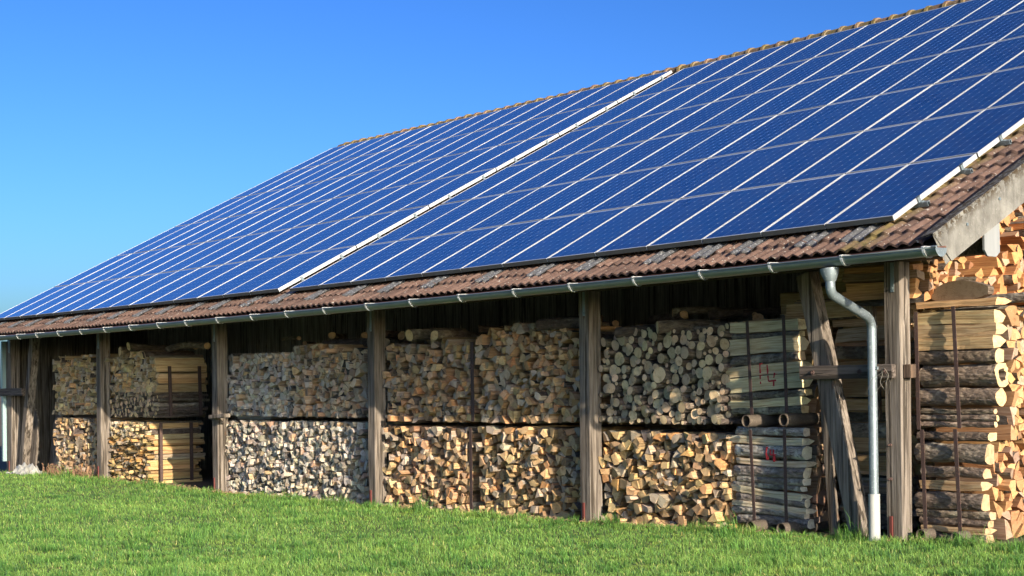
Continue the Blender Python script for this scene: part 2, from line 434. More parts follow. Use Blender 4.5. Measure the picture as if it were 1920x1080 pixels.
    tag(o, 'lush green meadow grass in front of the barn', 'grass', kind='stuff')
grass()

# ------------------------------------------------------------------ BARN
barn = empty('barn', (-13, 0, 0), 'long open-fronted timber barn with tiled roof under solar panels', 'barn'); barn['kind'] = 'thing'
MINV = Matrix.Translation((13, 0, 0))
def part(mb, name, mats, parent=None, smooth=False):
    o = mb.build(name, mats, smooth=smooth)
    o.parent = parent or barn
    if parent is None: o.matrix_parent_inverse = MINV
    return o
# posts (x of left and right edge)
POSTS = [(-.212, .009, .17), (-5.455, -5.243, .20), (-10.741, -10.537, .20), (-16.088, -15.877, .20), (-21.30, -21.09, .20), (-26.36, -26.15, .20)]
def timber_beam(p0, p1, wx, wy, seed=0, n=10, axis=None):
    """hewn beam from p0 to p1 (centre of front face), width along x/z = wx, depth in +y = wy"""
    p0, p1 = Vector(p0), Vector(p1); t = (p1-p0).normalized(); y = Vector((0, 1, 0)); s = y.cross(t).normalized()
    m = MB(); prev = None
    for i in range(n+1):
        f = i/n; c = p0.lerp(p1, f); j = [noise.noise(Vector((seed*3.1, f*4, k)))*.010 for k in range(4)]
        a = len(m.v); e = .008
        w2 = wx/2
        prof = [(-w2+e, 0), (w2-e, 0), (w2, e), (w2, wy-e), (w2-e, wy), (-w2+e, wy), (-w2, wy-e), (-w2, e)]
        for q, (su, yy) in enumerate(prof):
            m.v.append(tuple(c + s*(su + j[q//2] if q < 8 else su) + y*(yy + j[3-q//2]*.6)))
        if prev is not None:
            for q in range(8): m.f.append((prev+q, prev+(q+1) % 8, a+(q+1) % 8, a+q)); m.mi.append(0)
        prev = a
    m.f.append(tuple(range(7, -1, -1))); m.mi.append(0); m.f.append(tuple(prev+q for q in range(8))); m.mi.append(0)
    return m
for i, (xl, xr, dep) in enumerate(POSTS):
    xc = (xl+xr)/2; zt = 2.84+sagf(xc)
    p = part(timber_beam((xc-.012, 0, gz(xc)-.15), (xc, 0, zt), xr-xl, dep, i), 'post', M_POST)
    m = MB(); zb = gz(xc)
    m.box(xl+.05, xl+.085, -.022, -.002, zb-.02, zb+.26)
    o = m.build('foot_bracket', M_REDSTEEL); o.parent = p
    m = MB(); m.box(xc-.01, xc+.035, -.009, -.002, zt-.32, zt-.01)
    m.tube([(xc+.012, -.022, zt-.28), (xc+.012, -.008, zt-.28)], .014, 8)
    o = m.build('steel_strap', M_GUT); o.parent = p
    if i == 0:
        for zz in (.96, .60):
            m = MB(); m.tube([(xc-.03, -.07, zz), (xc-.03, .0, zz)], .008, 8); m.tube([(xc-.03, -.034, zz), (xc-.03, -.018, zz)], .018, 6)
            o = m.build('bolt', M_RUST); o.parent = p
# corner brace and rail on the right
part(timber_beam((-.60, -.012, gz(-.6)-.1), (-1.39, -.012, 2.84), .225, .15, 20), 'brace', M_POST)
rl = MB(); rl.obox((-1.40, -.085, 1.665), (1.36, 0, 0), (0, .07, 0), (0, 0, .15))
rl = bevel(part(rl, 'cross_rail', M_RAIL), .008)
m = MB(); m.obox((.012, .03, 1.665), (.10, 0, 0), (0, .1, 0), (0, 0, .145)); bevel(part(m, 'rail_end', M_BROWNT), .006)
for xx in (-1.19, -.14, -.50):
    m = MB(); m.tube([(xx, -.096, 1.74), (xx, -.084, 1.74)], [.026, .03], 12); m.tube([(xx, -.112, 1.74), (xx, -.095, 1.74)], .012, 6)
    o = m.build('bolt', M_RUST); o.parent = rl; o.matrix_parent_inverse = Matrix.Identity(4)
    o.parent = rl
# thin struts behind
part(timber_beam((-.80, .50, 1.2), (-.90, .50, 2.95), .10, .08, 31), 'strut', M_POST)
part(timber_beam((-1.44, .48, gz(-1.4)-.05), (-1.60, .48, 1.72), .11, .07, 32), 'strut', M_POST)
# left end brace and rail
part(timber_beam((-25.72, .012, gz(-25.7)-.1), (-24.92, .012, 2.86), .21, .16, 40), 'brace', M_POST)
m = MB(); m.obox((-26.75, -.09, 1.58), (1.5, 0, 0), (0, .08, 0), (0, 0, .17)); bevel(part(m, 'cross_rail', M_RAIL), .008)
# wall plate and rafters
m = MB()
N = 24
for i in range(N):
    x0 = -27.2+i*(27.9/N); x1 = x0+27.9/N
    z0, z1 = 2.84+sagf(x0), 2.84+sagf(x1)
    m.face([(x0, .02, z0), (x1, .02, z1), (x1, .18, z1), (x0, .18, z0)]); m.face([(x0, .02, z0), (x0, .02, z0+.2), (x1, .02, z1+.2), (x1, .02, z1)])
    m.face([(x0, .18, z0), (x1, .18, z1), (x1, .18, z1+.2), (x0, .18, z0+.2)]); m.face([(x0, .02, z0+.2), (x0, .18, z0+.2), (x1, .18, z1+.2), (x1, .02, z1+.2)])
part(m, 'wall_plate', M_RAFT)
for k in range(26):
    x = .62-1.05*k
    m = MB(); a = roofpt(x, -.44, -.17); m.obox(a, (.09, 0, 0), (0, 9.6*CP, 9.6*SP), (0, -.11*SP, .11*CP))
    part(m, 'rafter', M_RAFT)
# roof boarding under the tiles
m = MB(); n = 28
for i in range(n):
    x0 = -26.5+i*(27.7/n); x1 = x0+27.7/n
    for h in (-.055, -.03):
        m.face([roofpt(x0, -.50, h), roofpt(x1, -.50, h), roofpt(x1, 10.13, h), roofpt(x0, 10.13, h)])
    m.face([roofpt(x0, -.50, -.055), roofpt(x1, -.50, -.055), roofpt(x1, -.50, -.03), roofpt(x0, -.50, -.03)])
part(m, 'roof_boarding', M_DARKT)
# tiles
def tile_h(x, f):
    w_ = (math.cos(2*math.pi*x/.165)+1)/2
    return .036*w_**.75 + .030*(1-f)
def tiles(x0, x1, s0, ncourse, step):
    m = MB(); nx = int((x1-x0)/step)+1
    rows = []
    for c in range(ncourse):
        rows += [(c, 0.), (c, .12), (c, .97)]
    rows = [(-1, 0)] + rows
    for (c, f) in rows:
        for i in range(nx):
            x = x0+i*step
            if c < 0: p = roofpt(x, s0, tile_h(x, 0)-.022); s = s0-.01
            else:
                jit = .006*math.sin(math.floor(x/.33)*12.9+c*78.2); s = s0+(c+f)*.33 + (jit if f < .5 else 0)
                p = roofpt(x, s, tile_h(x, f)+jit*.6)
            m.v.append(tuple(p)); m.lc.append((x, s0+(max(c, 0)+.5)*.33, 0))
    for j in range(len(rows)-1):
        for i in range(nx-1):
            a = j*nx+i; m.f.append((a, a+1, a+nx+1, a+nx)); m.mi.append(0)
    return m
TR = 1.075
rt = tiles(-26.5, TR, -.540, 2, .0165)
part(rt, 'eave_tiles', M_TILE, smooth=False)
part(tiles(-26.5, -.325, -.540+.66, 30, .0412), 'roof_tiles', M_TILE)
part(tiles(-.325, TR, -.540+.66, 30, .0165), 'roof_tiles', M_TILE)
# rear slope of the roof
TOPZ = roofpt(0, 10.10, 0); YR, ZR = TOPZ.y, TOPZ.z
m = MB()
for i in range(28):
    x0 = -26.5+i*(27.6/28); x1 = x0+27.6/28
    for j in range(4):
        a, b = j/4*10.2, (j+1)/4*10.2
        def q(x, s): return (x, YR+s*CP, ZR-s*SP+sagf(x)-sagf(0))
        m.face([q(x0, a), q(x0, b), q(x1, b), q(x1, a)])
        for xx, s in ((x0, a), (x0, b), (x1, b), (x1, a)): m.lc.append((xx, s, 0))
part(m, 'rear_roof', M_TILE)
# ridge tiles
m = MB(); L = .40
for k in range(70):
    x0 = -26.3+k*L
    if x0 > 1.0: break
    n = 10
    jz = .006*math.sin(k*7.3); rot = .01*math.sin(k*3.7)
    for (a, b, ra, rb) in ((0, L*.78, .140, .146), (L*.78, L*.83, .146, .168), (L*.83, L*.97, .168, .160), (L*.97, L*1.0, .160, .134)):
        base = len(m.v)
        for xx, r in ((x0+a, ra), (x0+b, rb)):
            zc = ZR+sagf(xx)-sagf(0)-.03+jz+rot*(xx-x0)
            for i in range(n+1):
                w_ = math.pi*i/n; ca, sa = math.cos(w_), math.sin(w_)
                m.v.append((xx, YR-ca*r*1.15, zc+abs(sa)**.85*r*1.05)); m.lc.append((x0+.1, 0, 0))
        for i in range(n): m.f.append((base+i, base+i+1, base+n+2+i, base+n+1+i)); m.mi.append(0)
part(m, 'ridge_tiles', M_RIDGE)
# flashing plates under the panels
for fx in [-.28, -.979, -2.05, -2.75, -3.454, -4.914, -5.974, -7.055, -8.51, -9.557, -10.613, -11.9, -13.0, -14.1, -15.2, -16.3, -17.4, -18.5, -19.6, -20.7, -21.8, -22.9, -24.0, -25.1, -26.2]:
    fx = kx(fx); m = MB(); st = .0165; n = 22; x0 = round((fx-.18)/.165)*.165-.02
    for j, (s, dh) in enumerate(((-.275, -.012), (-.275, .012), (-.20, .012), (.12, .012))):
        f = (s+.60)/.33; f -= math.floor(f)
        for i in range(n):
            x = x0+i*st
            hh = .036*((math.cos(2*math.pi*x/.165)+1)/2)**.75 + .042 + (0.008 if j < 3 else 0)
            s2 = s - (.03*((math.cos(2*math.pi*x/.165)+1)/2) if j < 2 else 0)
            m.v.append(tuple(roofpt(x, s2, hh+dh-.03)))
    for j in range(3):
        for i in range(n-1): a = j*n+i; m.f.append((a, a+1, a+n+1, a+n)); m.mi.append(0)
    part(m, 'metal_flashing', M_FLASH)
# verge board (fibre cement angle) along the right gable
VX = 1.255
m = MB()
def vp(x, s, h): return roofpt(x, s, h)
S = [-.56]+[-.2+k*.4 for k in range(27)]
for a, b in zip(S, S[1:]):
    for (xa, ha, xb, hb, la, lb) in ((TR, .10, VX, .125, .36, .36), (VX, .125, VX+.004, -.225, .35, 0), (VX-.014, -.225, VX-.014, .105, 0, .35), (VX-.014, .105, TR, .088, .35, .35)):
        q0 = -.10*(1 if hb < 0 else 0)
        pts = [vp(xa, a+(.04 if (a == S[0] and ha < 0) else 0), ha), vp(xb, a+(.12 if (a == S[0] and hb < 0) else 0), hb), vp(xb, b, hb), vp(xa, b, ha)]
        m.face(pts)
        for l_, s in ((la, a), (lb, a), (lb, b), (la, b)): m.lc.append((VX, s, l_))
    m.face([vp(VX+.004, a, -.225) if a != S[0] else vp(VX+.004, a+.12, -.225), vp(VX+.004, b, -.225), vp(VX-.014, b, -.225), vp(VX-.014, a if a != S[0] else a+.12, -.225)])
    for _ in range(4): m.lc.append((VX, a, 0))
m.face([vp(VX, -.56, .125), vp(VX+.004, -.44, -.225), vp(VX-.014, -.44, -.225), vp(VX-.014, -.56, .105)])
for _ in range(4): m.lc.append((VX, 0, 0))
vb = part(m, 'verge_board', M_VERGE)
for s in (-.05, .55, 1.15, 1.75):
    m = MB(); p = roofpt(VX, s, -.02); m.tube([p, p+Vector((.012, 0, 0))], .016, 10)
    o = m.build('screw', M_GUT); o.parent = vb
# closing soffit under the verge
m = MB(); a = roofpt(.30, -.5, -.06)
m.obox(a, (VX-.33, 0, 0), (0, 10.6*CP, 10.6*SP), (0, 0, -.02)); part(m, 'verge_soffit', M_DARKT)
# purlin end board
m = MB()
yy, zt_, zb_ = -.105, 3.15, 2.865
pts = [(yy, zt_), (yy, zb_+.06), (yy+.05, zb_), (yy+.19, zb_), (yy+.25, zb_+.05), (yy+.25, zt_+.12)]
m.face([(VX-.05, y, z) for y, z in pts]); m.face([(VX-.075, y, z) for y, z in reversed(pts)])
for i in range(6):
    (y0, z0), (y1, z1) = pts[i], pts[(i+1) % 6]; m.face([(VX-.05, y0, z0), (VX-.075, y0, z0), (VX-.075, y1, z1), (VX-.05, y1, z1)])
part(m, 'purlin_cladding', M_STUB)
m = MB(); m.box(.02, VX-.08, -.02, .15, 2.90, 3.06); part(m, 'purlin', M_RAFT)
# drip edge
m = MB(); n = 28
for i in range(n):
    x0 = -26.5+i*(27.6/n); x1 = x0+27.6/n
    z0, z1 = 2.822+sagf(x0), 2.822+sagf(x1)
    m.face([(x0, -.918, z0), (x1, -.918, z1), (x1, -.918, z1+.022), (x0, -.918, z0+.022)])
    m.face([(x0, -.918, z0+.022), (x1, -.918, z1+.022), (x1, -.82, z1+.06), (x0, -.82, z0+.06)])
part(m, 'drip_edge', M_DRIP)
# gutter: half-round channel with a front bead
GY, GZ, GR = -.998, 2.820, .076
XE = kx(1.10); gx = [-27.6] + list(np.linspace(-26.5, XE, 30))
m = MB(); n = 14; rings = []
for x in gx:
    zc = GZ+sagf(x); k = len(m.v)
    for i in range(n+1):
        w_ = math.pi*i/n; m.v.append((x, GY+math.cos(math.pi-w_)*-GR*-1, zc-math.sin(w_)*GR))
    for i in range(n, -1, -1):
        w_ = math.pi*i/n; m.v.append((x, GY-math.cos(w_)*(GR-.004), zc-math.sin(w_)*(GR-.004)))
    rings.append(k)
K = 2*(n+1)
for a, b in zip(rings, rings[1:]):
    for i in range(K): m.f.append((a+i, b+i, b+(i+1) % K, a+(i+1) % K)); m.mi.append(0)
gut = part(m, 'gutter', M_GUT, smooth=True)
m = MB(); m.tube([(x, GY-GR-.004, GZ+.002+sagf(x)) for x in gx], .009, 8); o = m.build('bead', M_GUT, smooth=True); o.parent = gut
m = MB(); m.tube([(x, GY+GR+.0, GZ+.014+sagf(x)) for x in gx], .009, 8); o = m.build('back_rim', M_DRIP, smooth=True); o.parent = gut
m = MB(); xe = XE; zc = GZ+sagf(xe)
pts = [(GY-math.cos(math.pi*i/16)*(GR+.008), zc-math.sin(math.pi*i/16)*(GR+.008)) for i in range(17)]
for xx, rev in ((xe+.006, False), (xe-.002, True)):
    P_ = [(xx, y, z) for y, z in pts]; m.face(P_[::-1] if rev else P_)
for i in range(17):
    (y0, z0), (y1, z1) = pts[i], pts[(i+1) % 17]; m.face([(xe+.006, y0, z0), (xe-.002, y0, z0), (xe-.002, y1, z1), (xe+.006, y1, z1)])
m.tube([(xe-.05, GY-GR-.004, zc+.006), (xe+.012, GY-GR-.004, zc+.006)], .013, 8)
o = m.build('end_cap', M_GALV); o.parent = gut
for x in [.93, -.154, -1.2, -2.316, -3.474, -4.703, -5.88, -7.126, -8.348, -9.527, -10.768, -11.954, -13.117, -14.342, -15.549, -16.68, -17.894, -19.06, -20.228, -21.379, -22.551, -23.63, -24.8, -26.0]:
    x = kx(x); m = MB(); zc = GZ+sagf(x); pr_ = []
    for i in range(13):
        w_ = math.pi*i/12; pr_.append((GY-math.cos(w_)*(GR+.006), zc-math.sin(w_)*(GR+.006)))
    pr_ = [(GY-GR+.004, zc+.022), (GY-GR-.016, zc+.014)] + pr_
    for (y0, z0), (y1, z1) in zip(pr_, pr_[1:]):
        m.face([(x, y0, z0), (x+.034, y0, z0), (x+.034, y1, z1), (x, y1, z1)])
    m.face([(x, GY-GR+.004, zc+.022), (x+.024, GY-GR+.004, zc+.022), (x+.024, GY+GR+.02, zc+.03), (x, GY+GR+.02, zc+.03)])
    sm = m.build('gutter_bracket', M_CLIP); sm.parent = gut
    so_ = sm.modifiers.new('s', 'SOLIDIFY'); so_.thickness = .003
# downpipe
m = MB(); DX, DX2, DY = -.06, -.262, -.145
zs = GZ-.06
m.tube([(DX-.01, GY, zs+.02), (DX-.005, GY, zs-.03), (DX, GY, zs-.085), (DX, GY, zs-.11)], [.098, .090, .066, .056], 20)
path = [(DX, GY, zs-.085), (DX, GY, 2.60), (DX-.003, GY+.012, 2.555), (DX-.012, GY+.05, 2.515), (DX2+.03, DY-.12, 2.325), (DX2+.008, DY-.04, 2.285), (DX2, DY-.008, 2.24), (DX2, DY, 2.19), (DX2, DY, 1.3), (DX2, DY, .42)]
m.tube(path, .050, 20)
m.tube([(DX, GY, zs-.10), (DX, GY, zs-.085)], .058, 20)
for z in (2.18, 2.05): m.tube([(DX2, DY, z), (DX2, DY, z+.014)], .0525, 20)
dp = part(m, 'downpipe', M_GALV, smooth=True)
md = dp.modifiers.new('e', 'EDGE_SPLIT'); md.split_angle = R(50)
m = MB(); m.tube([(DX2, DY, -.05), (DX2, DY, .435)], .061, 20); m.tube([(DX2, DY, .43), (DX2, DY, .445)], .064, 20)
o = m.build('ground_pipe', M_WHITEPIPE, smooth=True); o.parent = dp; o.modifiers.new('e', 'EDGE_SPLIT')
m = MB(); m.tube([(DX2, DY, 1.765), (DX2, DY, 1.785)], .054, 20); m.box(DX2+.04, DX2+.075, DY-.012, DY+.012, 1.76, 1.79); m.tube([(DX2+.02, DY, 1.775), (DX2+.02, -.085, 1.775)], .007, 8)
o = m.build('pipe_clamp', M_GALV); o.parent = dp
# walls inside
def boards(x0, x1, y, z0, z1f, name, mat, axis='x', wd=.16):
    m = MB(); x = x0; k = 0
    while x < x1-.01:
        xe = min(x+wd*random.uniform(.85, 1.15), x1); g = .003; dy = random.uniform(-.008, .008)
        if axis == 'x': 
            zt = z1f(x)
            m.box(x+g/2, xe-g/2, y+dy, y+dy+.024, z0, zt)
        else: m.box(y+dy, y+dy+.024, x+g/2, xe-g/2, z0, z1f((x+xe)/2))
        x = xe
    return part(m, name, mat)
def und(y, x=-13): return RO.z + (y-RO.y)*math.tan(PITCH) - .07
boards(-26.3, .0, 3.2, -.2, lambda x: und(3.2), 'back_wall', M_BACKW)
m = MB(); m.box(-26.3, 0, 3.25, 3.27, -.2, und(3.25)); part(m, 'wall_lining', M_DARKT)
m = MB(); m.box(-26.36, -26.34, .25, 17, -.2, 3.2); m.face([(-26.35, .25, 3.2), (-26.35, 17, 3.2), (-26.35, 17, und(.25)+.05), (-26.35, YR, RO.z+(YR-RO.y)*math.tan(PITCH)-.2), (-26.35, .25, und(.25)-.05)]); part(m, 'wall_lining', M_DARKT)
def gabz(y): 
    return min(und(y), RO.z+(YR-RO.y)*math.tan(PITCH)-.1-(y-YR)*math.tan(PITCH)*.999 if y > YR else 99)
boards(2.35, 17.2, -.02, -.2, lambda y: gabz(y)-.05, 'gable_wall', M_BROWNT, 'y', .2)
boards(.22, 17.2, -26.40, -.2, lambda y: gabz(y)-.05, 'left_gable_wall', M_BROWNT, 'y', .2)
boards(-26.3, .0, 17.2, -.2, lambda x: gabz(17.2), 'rear_wall', M_BROWNT, 'x', .25)
m = MB(); m.box(-26.60, -26.52, -.06, .02, .10, 2.82); part(m, 'corner_trim', M_TEAL)
m = MB(); m.box(-26.58, -26.42, .03, .22, gz(-26)-.1, 2.82); bevel(part(m, 'corner_board', M_POST), .008)

# ------------------------------------------------------------------ SOLAR PANELS
XJ = [.039,-.929,-1.922,-2.918,-3.931,-4.941,-5.954,-6.957,-7.978,-8.986,-9.986,-10.987,-11.982,-12.965]
XL = [-13.33,-14.324,-15.323,-16.345,-17.355,-18.346,-19.35,-20.325,-21.319,-22.245,-23.24,-24.203,-25.174,-26.135,-27.12]
def smooth(l):
    k = np.arange(len(l)); c = np.polyfit(k, l, 3); return list(np.polyval(c, k))
XJ, XL = [kx(v) for v in smooth(XJ)], [kx(v) for v in smooth(XL)]
PW, PL, TH = .948, 1.602, .055; RP = 1.620
def frame_mesh():
    m = MB(); b = .011
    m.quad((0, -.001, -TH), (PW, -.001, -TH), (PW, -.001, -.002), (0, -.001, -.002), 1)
    for (x0, x1, y0, y1) in ((0, b, 0, PL), (PW-b, PW, 0, PL), (b, PW-b, 0, b), (b, PW-b, PL-b, PL)):
        m.box(x0, x1, y0, y1, -TH, 0)
    return m
ordn = ['first', 'second', 'third', 'fourth', 'fifth', 'sixth', 'seventh', 'eighth', 'ninth', 'tenth', 'eleventh', 'twelfth', 'thirteenth', 'fourteenth']
rown = ['bottom row', 'second row up', 'third row up', 'fourth row up', 'fifth row up', 'top row']
M_UNDER = mat_metal('panel_backsheet', (.20, .21, .21), .7, 0, .2)
fm = frame_mesh().build('frame', [M_ALU, mat_metal('dark_frame_side', (.10, .11, .11), .8, 0, .5)])  # lower front face gets a darker grey than the rest of the frame
g = MB(); g.quad((0, 0, 0), (PW-.028, 0, 0), (PW-.028, PL-.028, 0), (0, PL-.028, 0)); gm = g.build('cell_sheet', M_CELL)
g = MB(); g.quad((.015, .015, -.03), (.015, PL-.015, -.03), (PW-.015, PL-.015, -.03), (PW-.015, .015, -.03)); bm_ = g.build('back_sheet', M_UNDER)
first = True
for side, xs in (('right', XJ), ('left', XL)):
    for k in range(len(xs)-1):
        xr, xl = xs[k], xs[k+1]; xm = (xl+xr)/2
        for r_ in range(6):
            s = r_*RP+.006
            z = ZB+s*SP+sagf(xl)
            lb = f"blue solar panel in the {rown[r_]}, {ordn[k]} from right edge of {side} array"
            e = empty('solar_panel', (0, 0, 0), lb, 'solar panel', f'solar panels of the {side} array')
            ex = Vector((1, 0, (sagf(xr)-sagf(xl))/(xr-xl))).normalized(); ey = Vector((0, CP, SP)); ez = ex.cross(ey).normalized(); ey = ez.cross(ex)
            lift = random.uniform(-.002, .002) + (.02 if side == 'left' else 0)
            mw = Matrix((ex, ey, ez)).transposed().to_4x4()
            mw.translation = Vector((xl+.010, YB+s*CP, z)) + ez*lift
            e.matrix_world = mw @ Matrix.Diagonal(((xr-xl-.018)/PW, 1, 1, 1))
            if first: a, b, c = fm, gm, bm_; first = False
            else:
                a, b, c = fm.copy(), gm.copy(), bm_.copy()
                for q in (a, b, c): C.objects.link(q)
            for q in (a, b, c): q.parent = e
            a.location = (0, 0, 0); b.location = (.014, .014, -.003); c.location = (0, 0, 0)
# clamps and rail ends on the outer edges (mounting rails belong to the barn's arrays)
def rail_clamp(x, s, side):
    m = MB()
    o = Vector((x, YB+s*CP, ZB+s*SP+sagf(x))); ex = Vector((1, 0, 0)); ey = Vector((0, CP, SP)); ez = Vector((0, -SP, CP))
    L_ = .11 if side == 'right' else .02
    # channel shaped rail end
    for (h0, h1) in ((-.105, -.098), (-.064, -.057)): m.obox(o-ex*.3+ez*h0, ex*(.3+L_), ey*.045, ez*(h1-h0))
    m.obox(o-ex*.3+ez*-.098, ex*(.3+L_), ey*.006, ez*.034); m.obox(o-ex*.3+ez*-.098+ey*.039, ex*(.3+L_), ey*.006, ez*.034)
    # end clamp
    m.obox(o+ex*.002+ez*-.057, ex*.045, ey*.045, ez*.006); m.obox(o+ex*.002+ez*-.051, ex*.006, ey*.045, ez*.062); m.obox(o-ex*.012+ez*.005, ex*.02, ey*.045, ez*.006)
    return m
for side, x in (('right', XJ[0]+.002), ('left', XL[0]+.002)):
    for r_ in range(6):
        for f in (.27, .78):
            part(rail_clamp(x, (r_+f)*RP, side), 'rail_clamp', M_GALV)

# ------------------------------------------------------------------ FIREWOOD
def clip(poly, nx, ny, d):
    """keep nx*x+ny*y <= d"""
    out = []; k = len(poly)
    for i in range(k):
        a, b = poly[i], poly[(i+1) % k]; da = nx*a[0]+ny*a[1]-d; db = nx*b[0]+ny*b[1]-d
        if da <= 0: out.append(a)
        if (da < 0) != (db < 0) and da != db:
            t = da/(da-db); out.append((a[0]+(b[0]-a[0])*t, a[1]+(b[1]-a[1])*t))
    return out
def area(p): return .5*sum(p[i][0]*p[(i+1) % len(p)][1]-p[(i+1) % len(p)][0]*p[i][1] for i in range(len(p)))
def centroid(p):
    A = area(p)
    if abs(A) < 1e-9: return p[0]
    cx = cy = 0
    for i in range(len(p)):
        a, b = p[i], p[(i+1) % len(p)]; k = a[0]*b[1]-b[0]*a[1]; cx += (a[0]+b[0])*k; cy += (a[1]+b[1])*k
    return (cx/(6*A), cy/(6*A))
def voronoi(w_, h, n, aniso=1., iters=2):
    """relaxed random cells of the rectangle w x h; aniso > 1 stretches cells sideways"""
    W = w_/aniso
    P = np.stack([rng.uniform(0, W, n), rng.uniform(0, h, n)], 1)
    for it in range(iters+1):
        cells = []
        for i in range(n):
            d2 = ((P-P[i])**2).sum(1); idx = np.argsort(d2)[1:16]
            poly = [(0, 0), (W, 0), (W, h), (0, h)]
            for j in idx:
                nx, ny = P[j]-P[i]; poly = clip(poly, nx, ny, nx*(P[i][0]+P[j][0])/2+ny*(P[i][1]+P[j][1])/2)
                if len(poly) < 3: break
            cells.append(poly)
        if it < iters:
            for i, c in enumerate(cells):
                if len(c) >= 3: 
                    cc = centroid(c); P[i] = (P[i]*.4+np.array(cc)*.6)
    return [[(x*aniso, y) for x, y in c] for c in cells if len(c) >= 3]
def simplify(p, k):
    p = list(p)
    while len(p) > k:
        best = min(range(len(p)), key=lambda i: abs(area([p[i-1], p[i], p[(i+1) % len(p)]])))
        p.pop(best)
    return p
LOGS = []       # records
def log_rec(kind, stack, poly, bark, o, ax, au, av, L, col, bcol, bend=.012, tilt=.32, fix=None, label=None, taper=1., n=3, score=None, group=None, smooth=False, extra=None):
    """poly in (u,v) round its own middle; bark flag per edge; o = world point of the near end"""
    ax, au, av, o = map(Vector, (ax, au, av, o))
    cu = random.uniform(-.04, .04); cv = random.uniform(-.04, .04); seed = random.uniform(0, 90)
    tu, tv = random.uniform(-tilt, tilt), random.uniform(-tilt, tilt)
    bu, bv = random.uniform(-bend, bend), random.uniform(-bend, bend)
    du, dv = random.uniform(-bend, bend)*.7, random.uniform(-bend, bend)*.7
    m = MB(); k = len(poly)
    ts = [i/(n-1) for i in range(n)]
    for t in ts:
        sc = 1+(taper-1)*t; bb = math.sin(math.pi*t)
        for j, (u, v) in enumerate(poly):
            wob = 1+(.05*noise.noise(Vector((j*1.7, t*4+seed, seed))) if n > 3 else 0)
            off = (u*tu+v*tv)*(1-t) - (u*tu+v*tv)*t*.6
            p = o + ax*(t*L+off) + au*(u*sc*wob+bu*bb+du*t) + av*(v*sc*wob+bv*bb+dv*t)
            m.v.append(tuple(p)); m.lc.append((u-cu, v-cv, t*L+seed))
    for i in range(n-1):
        for j in range(k):
            m.f.append((i*k+j, (i+1)*k+j, (i+1)*k+(j+1) % k, i*k+(j+1) % k)); m.mi.append(2 if bark[j] else 1)
    # end caps own their vertices, so the cut keeps a crisp arris
    for base, rev in ((0, False), ((n-1)*k, True)):
        b0 = len(m.v)
        for j in range(k): m.v.append(m.v[base+j]); m.lc.append((poly[j][0]-cu, poly[j][1]-cv, seed+(3 if rev else 0)))
        c_ = Vector((0, 0, 0))
        for j in range(k): c_ += Vector(m.v[base+j])
        c_ /= k; c_ += ax*(random.uniform(-.006, .006)); m.v.append(tuple(c_)); m.lc.append((-cu, -cv, seed+(3 if rev else 0)))
        for j in range(k):
            f = (b0+j, b0+(j+1) % k, b0+k); m.f.append(f if not rev else f[::-1]); m.mi.append(0)
    m.col = [col]*len(m.v); m.bc = [bcol]*len(m.v)
    A = abs(area(poly)); d = (o-CO).length
    LOGS.append(dict(m=m, kind=kind, stack=stack, o=o, score=(A/d/d if score is None else score), n=k, A=A, label=label, group=group, ax=ax, L=L, extra=extra))
def vary(c, s=.15, hs=.05):
    k = random.uniform(1-s, 1+s); return tuple(min(.9, max(.01, x*k*random.uniform(1-hs, 1+hs))) for x in c)
TAN = (.64, .46, .27); PALE = (.72, .57, .33); GREYT = (.58, .49, .39); ORANGE = (.54, .29, .12); WARM = (.64, .44, .26); OLIVE = (.64, .44, .25)
BK = [(.20, .165, .13), (.16, .13, .105), (.28, .245, .20), (.12, .095, .08)]
def cell_to_log(c, kbias=(25, 45, 30), fill=.96, barkp=.6, rounded=.0):
    cx, cy = centroid(c); k = random.choices((3, 4, 5), kbias)[0]
    p = simplify(c, k)
    cx, cy = centroid(p); A0 = abs(area(c))
    r = random.uniform(-.3, .3); cr, sr = math.cos(r), math.sin(r)
    gain = fill*{3: 1.12, 4: 1.03, 5: 1.0}.get(len(p), 1)
    p = [((x-cx)*gain, (y-cy)*gain) for x, y in p]; p = [(x*cr-y*sr, x*sr+y*cr) for x, y in p]
    n = len(p); bark = [False]*n; out = []; bo = []
    e = max(range(n), key=lambda i: math.dist(p[i], p[(i+1) % n])) if random.random() < .6 else random.randrange(n)
    hasb = random.random() < barkp
    for i in range(n):
        a, b = p[i], p[(i+1) % n]; out.append(a)
        ln = math.dist(a, b)
        if ln < 1e-6: bo.append(False); continue
        nx, ny = (b[1]-a[1])/ln, -(b[0]-a[0])/ln
        if i == e and hasb:
            bo.append(True)
            for f, h in ((.25, .09), (.5, .12), (.75, .09)):
                out.append((a[0]+(b[0]-a[0])*f+nx*ln*h, a[1]+(b[1]-a[1])*f+ny*ln*h)); bo.append(True)
        else:
            bo.append(False)
            if ln > .05:
                h = random.uniform(-.06, .03); f = random.uniform(.35, .65)
                out.append((a[0]+(b[0]-a[0])*f+nx*ln*h, a[1]+(b[1]-a[1])*f+ny*ln*h)); bo.append(False)
    return (cx, cy), out, bo
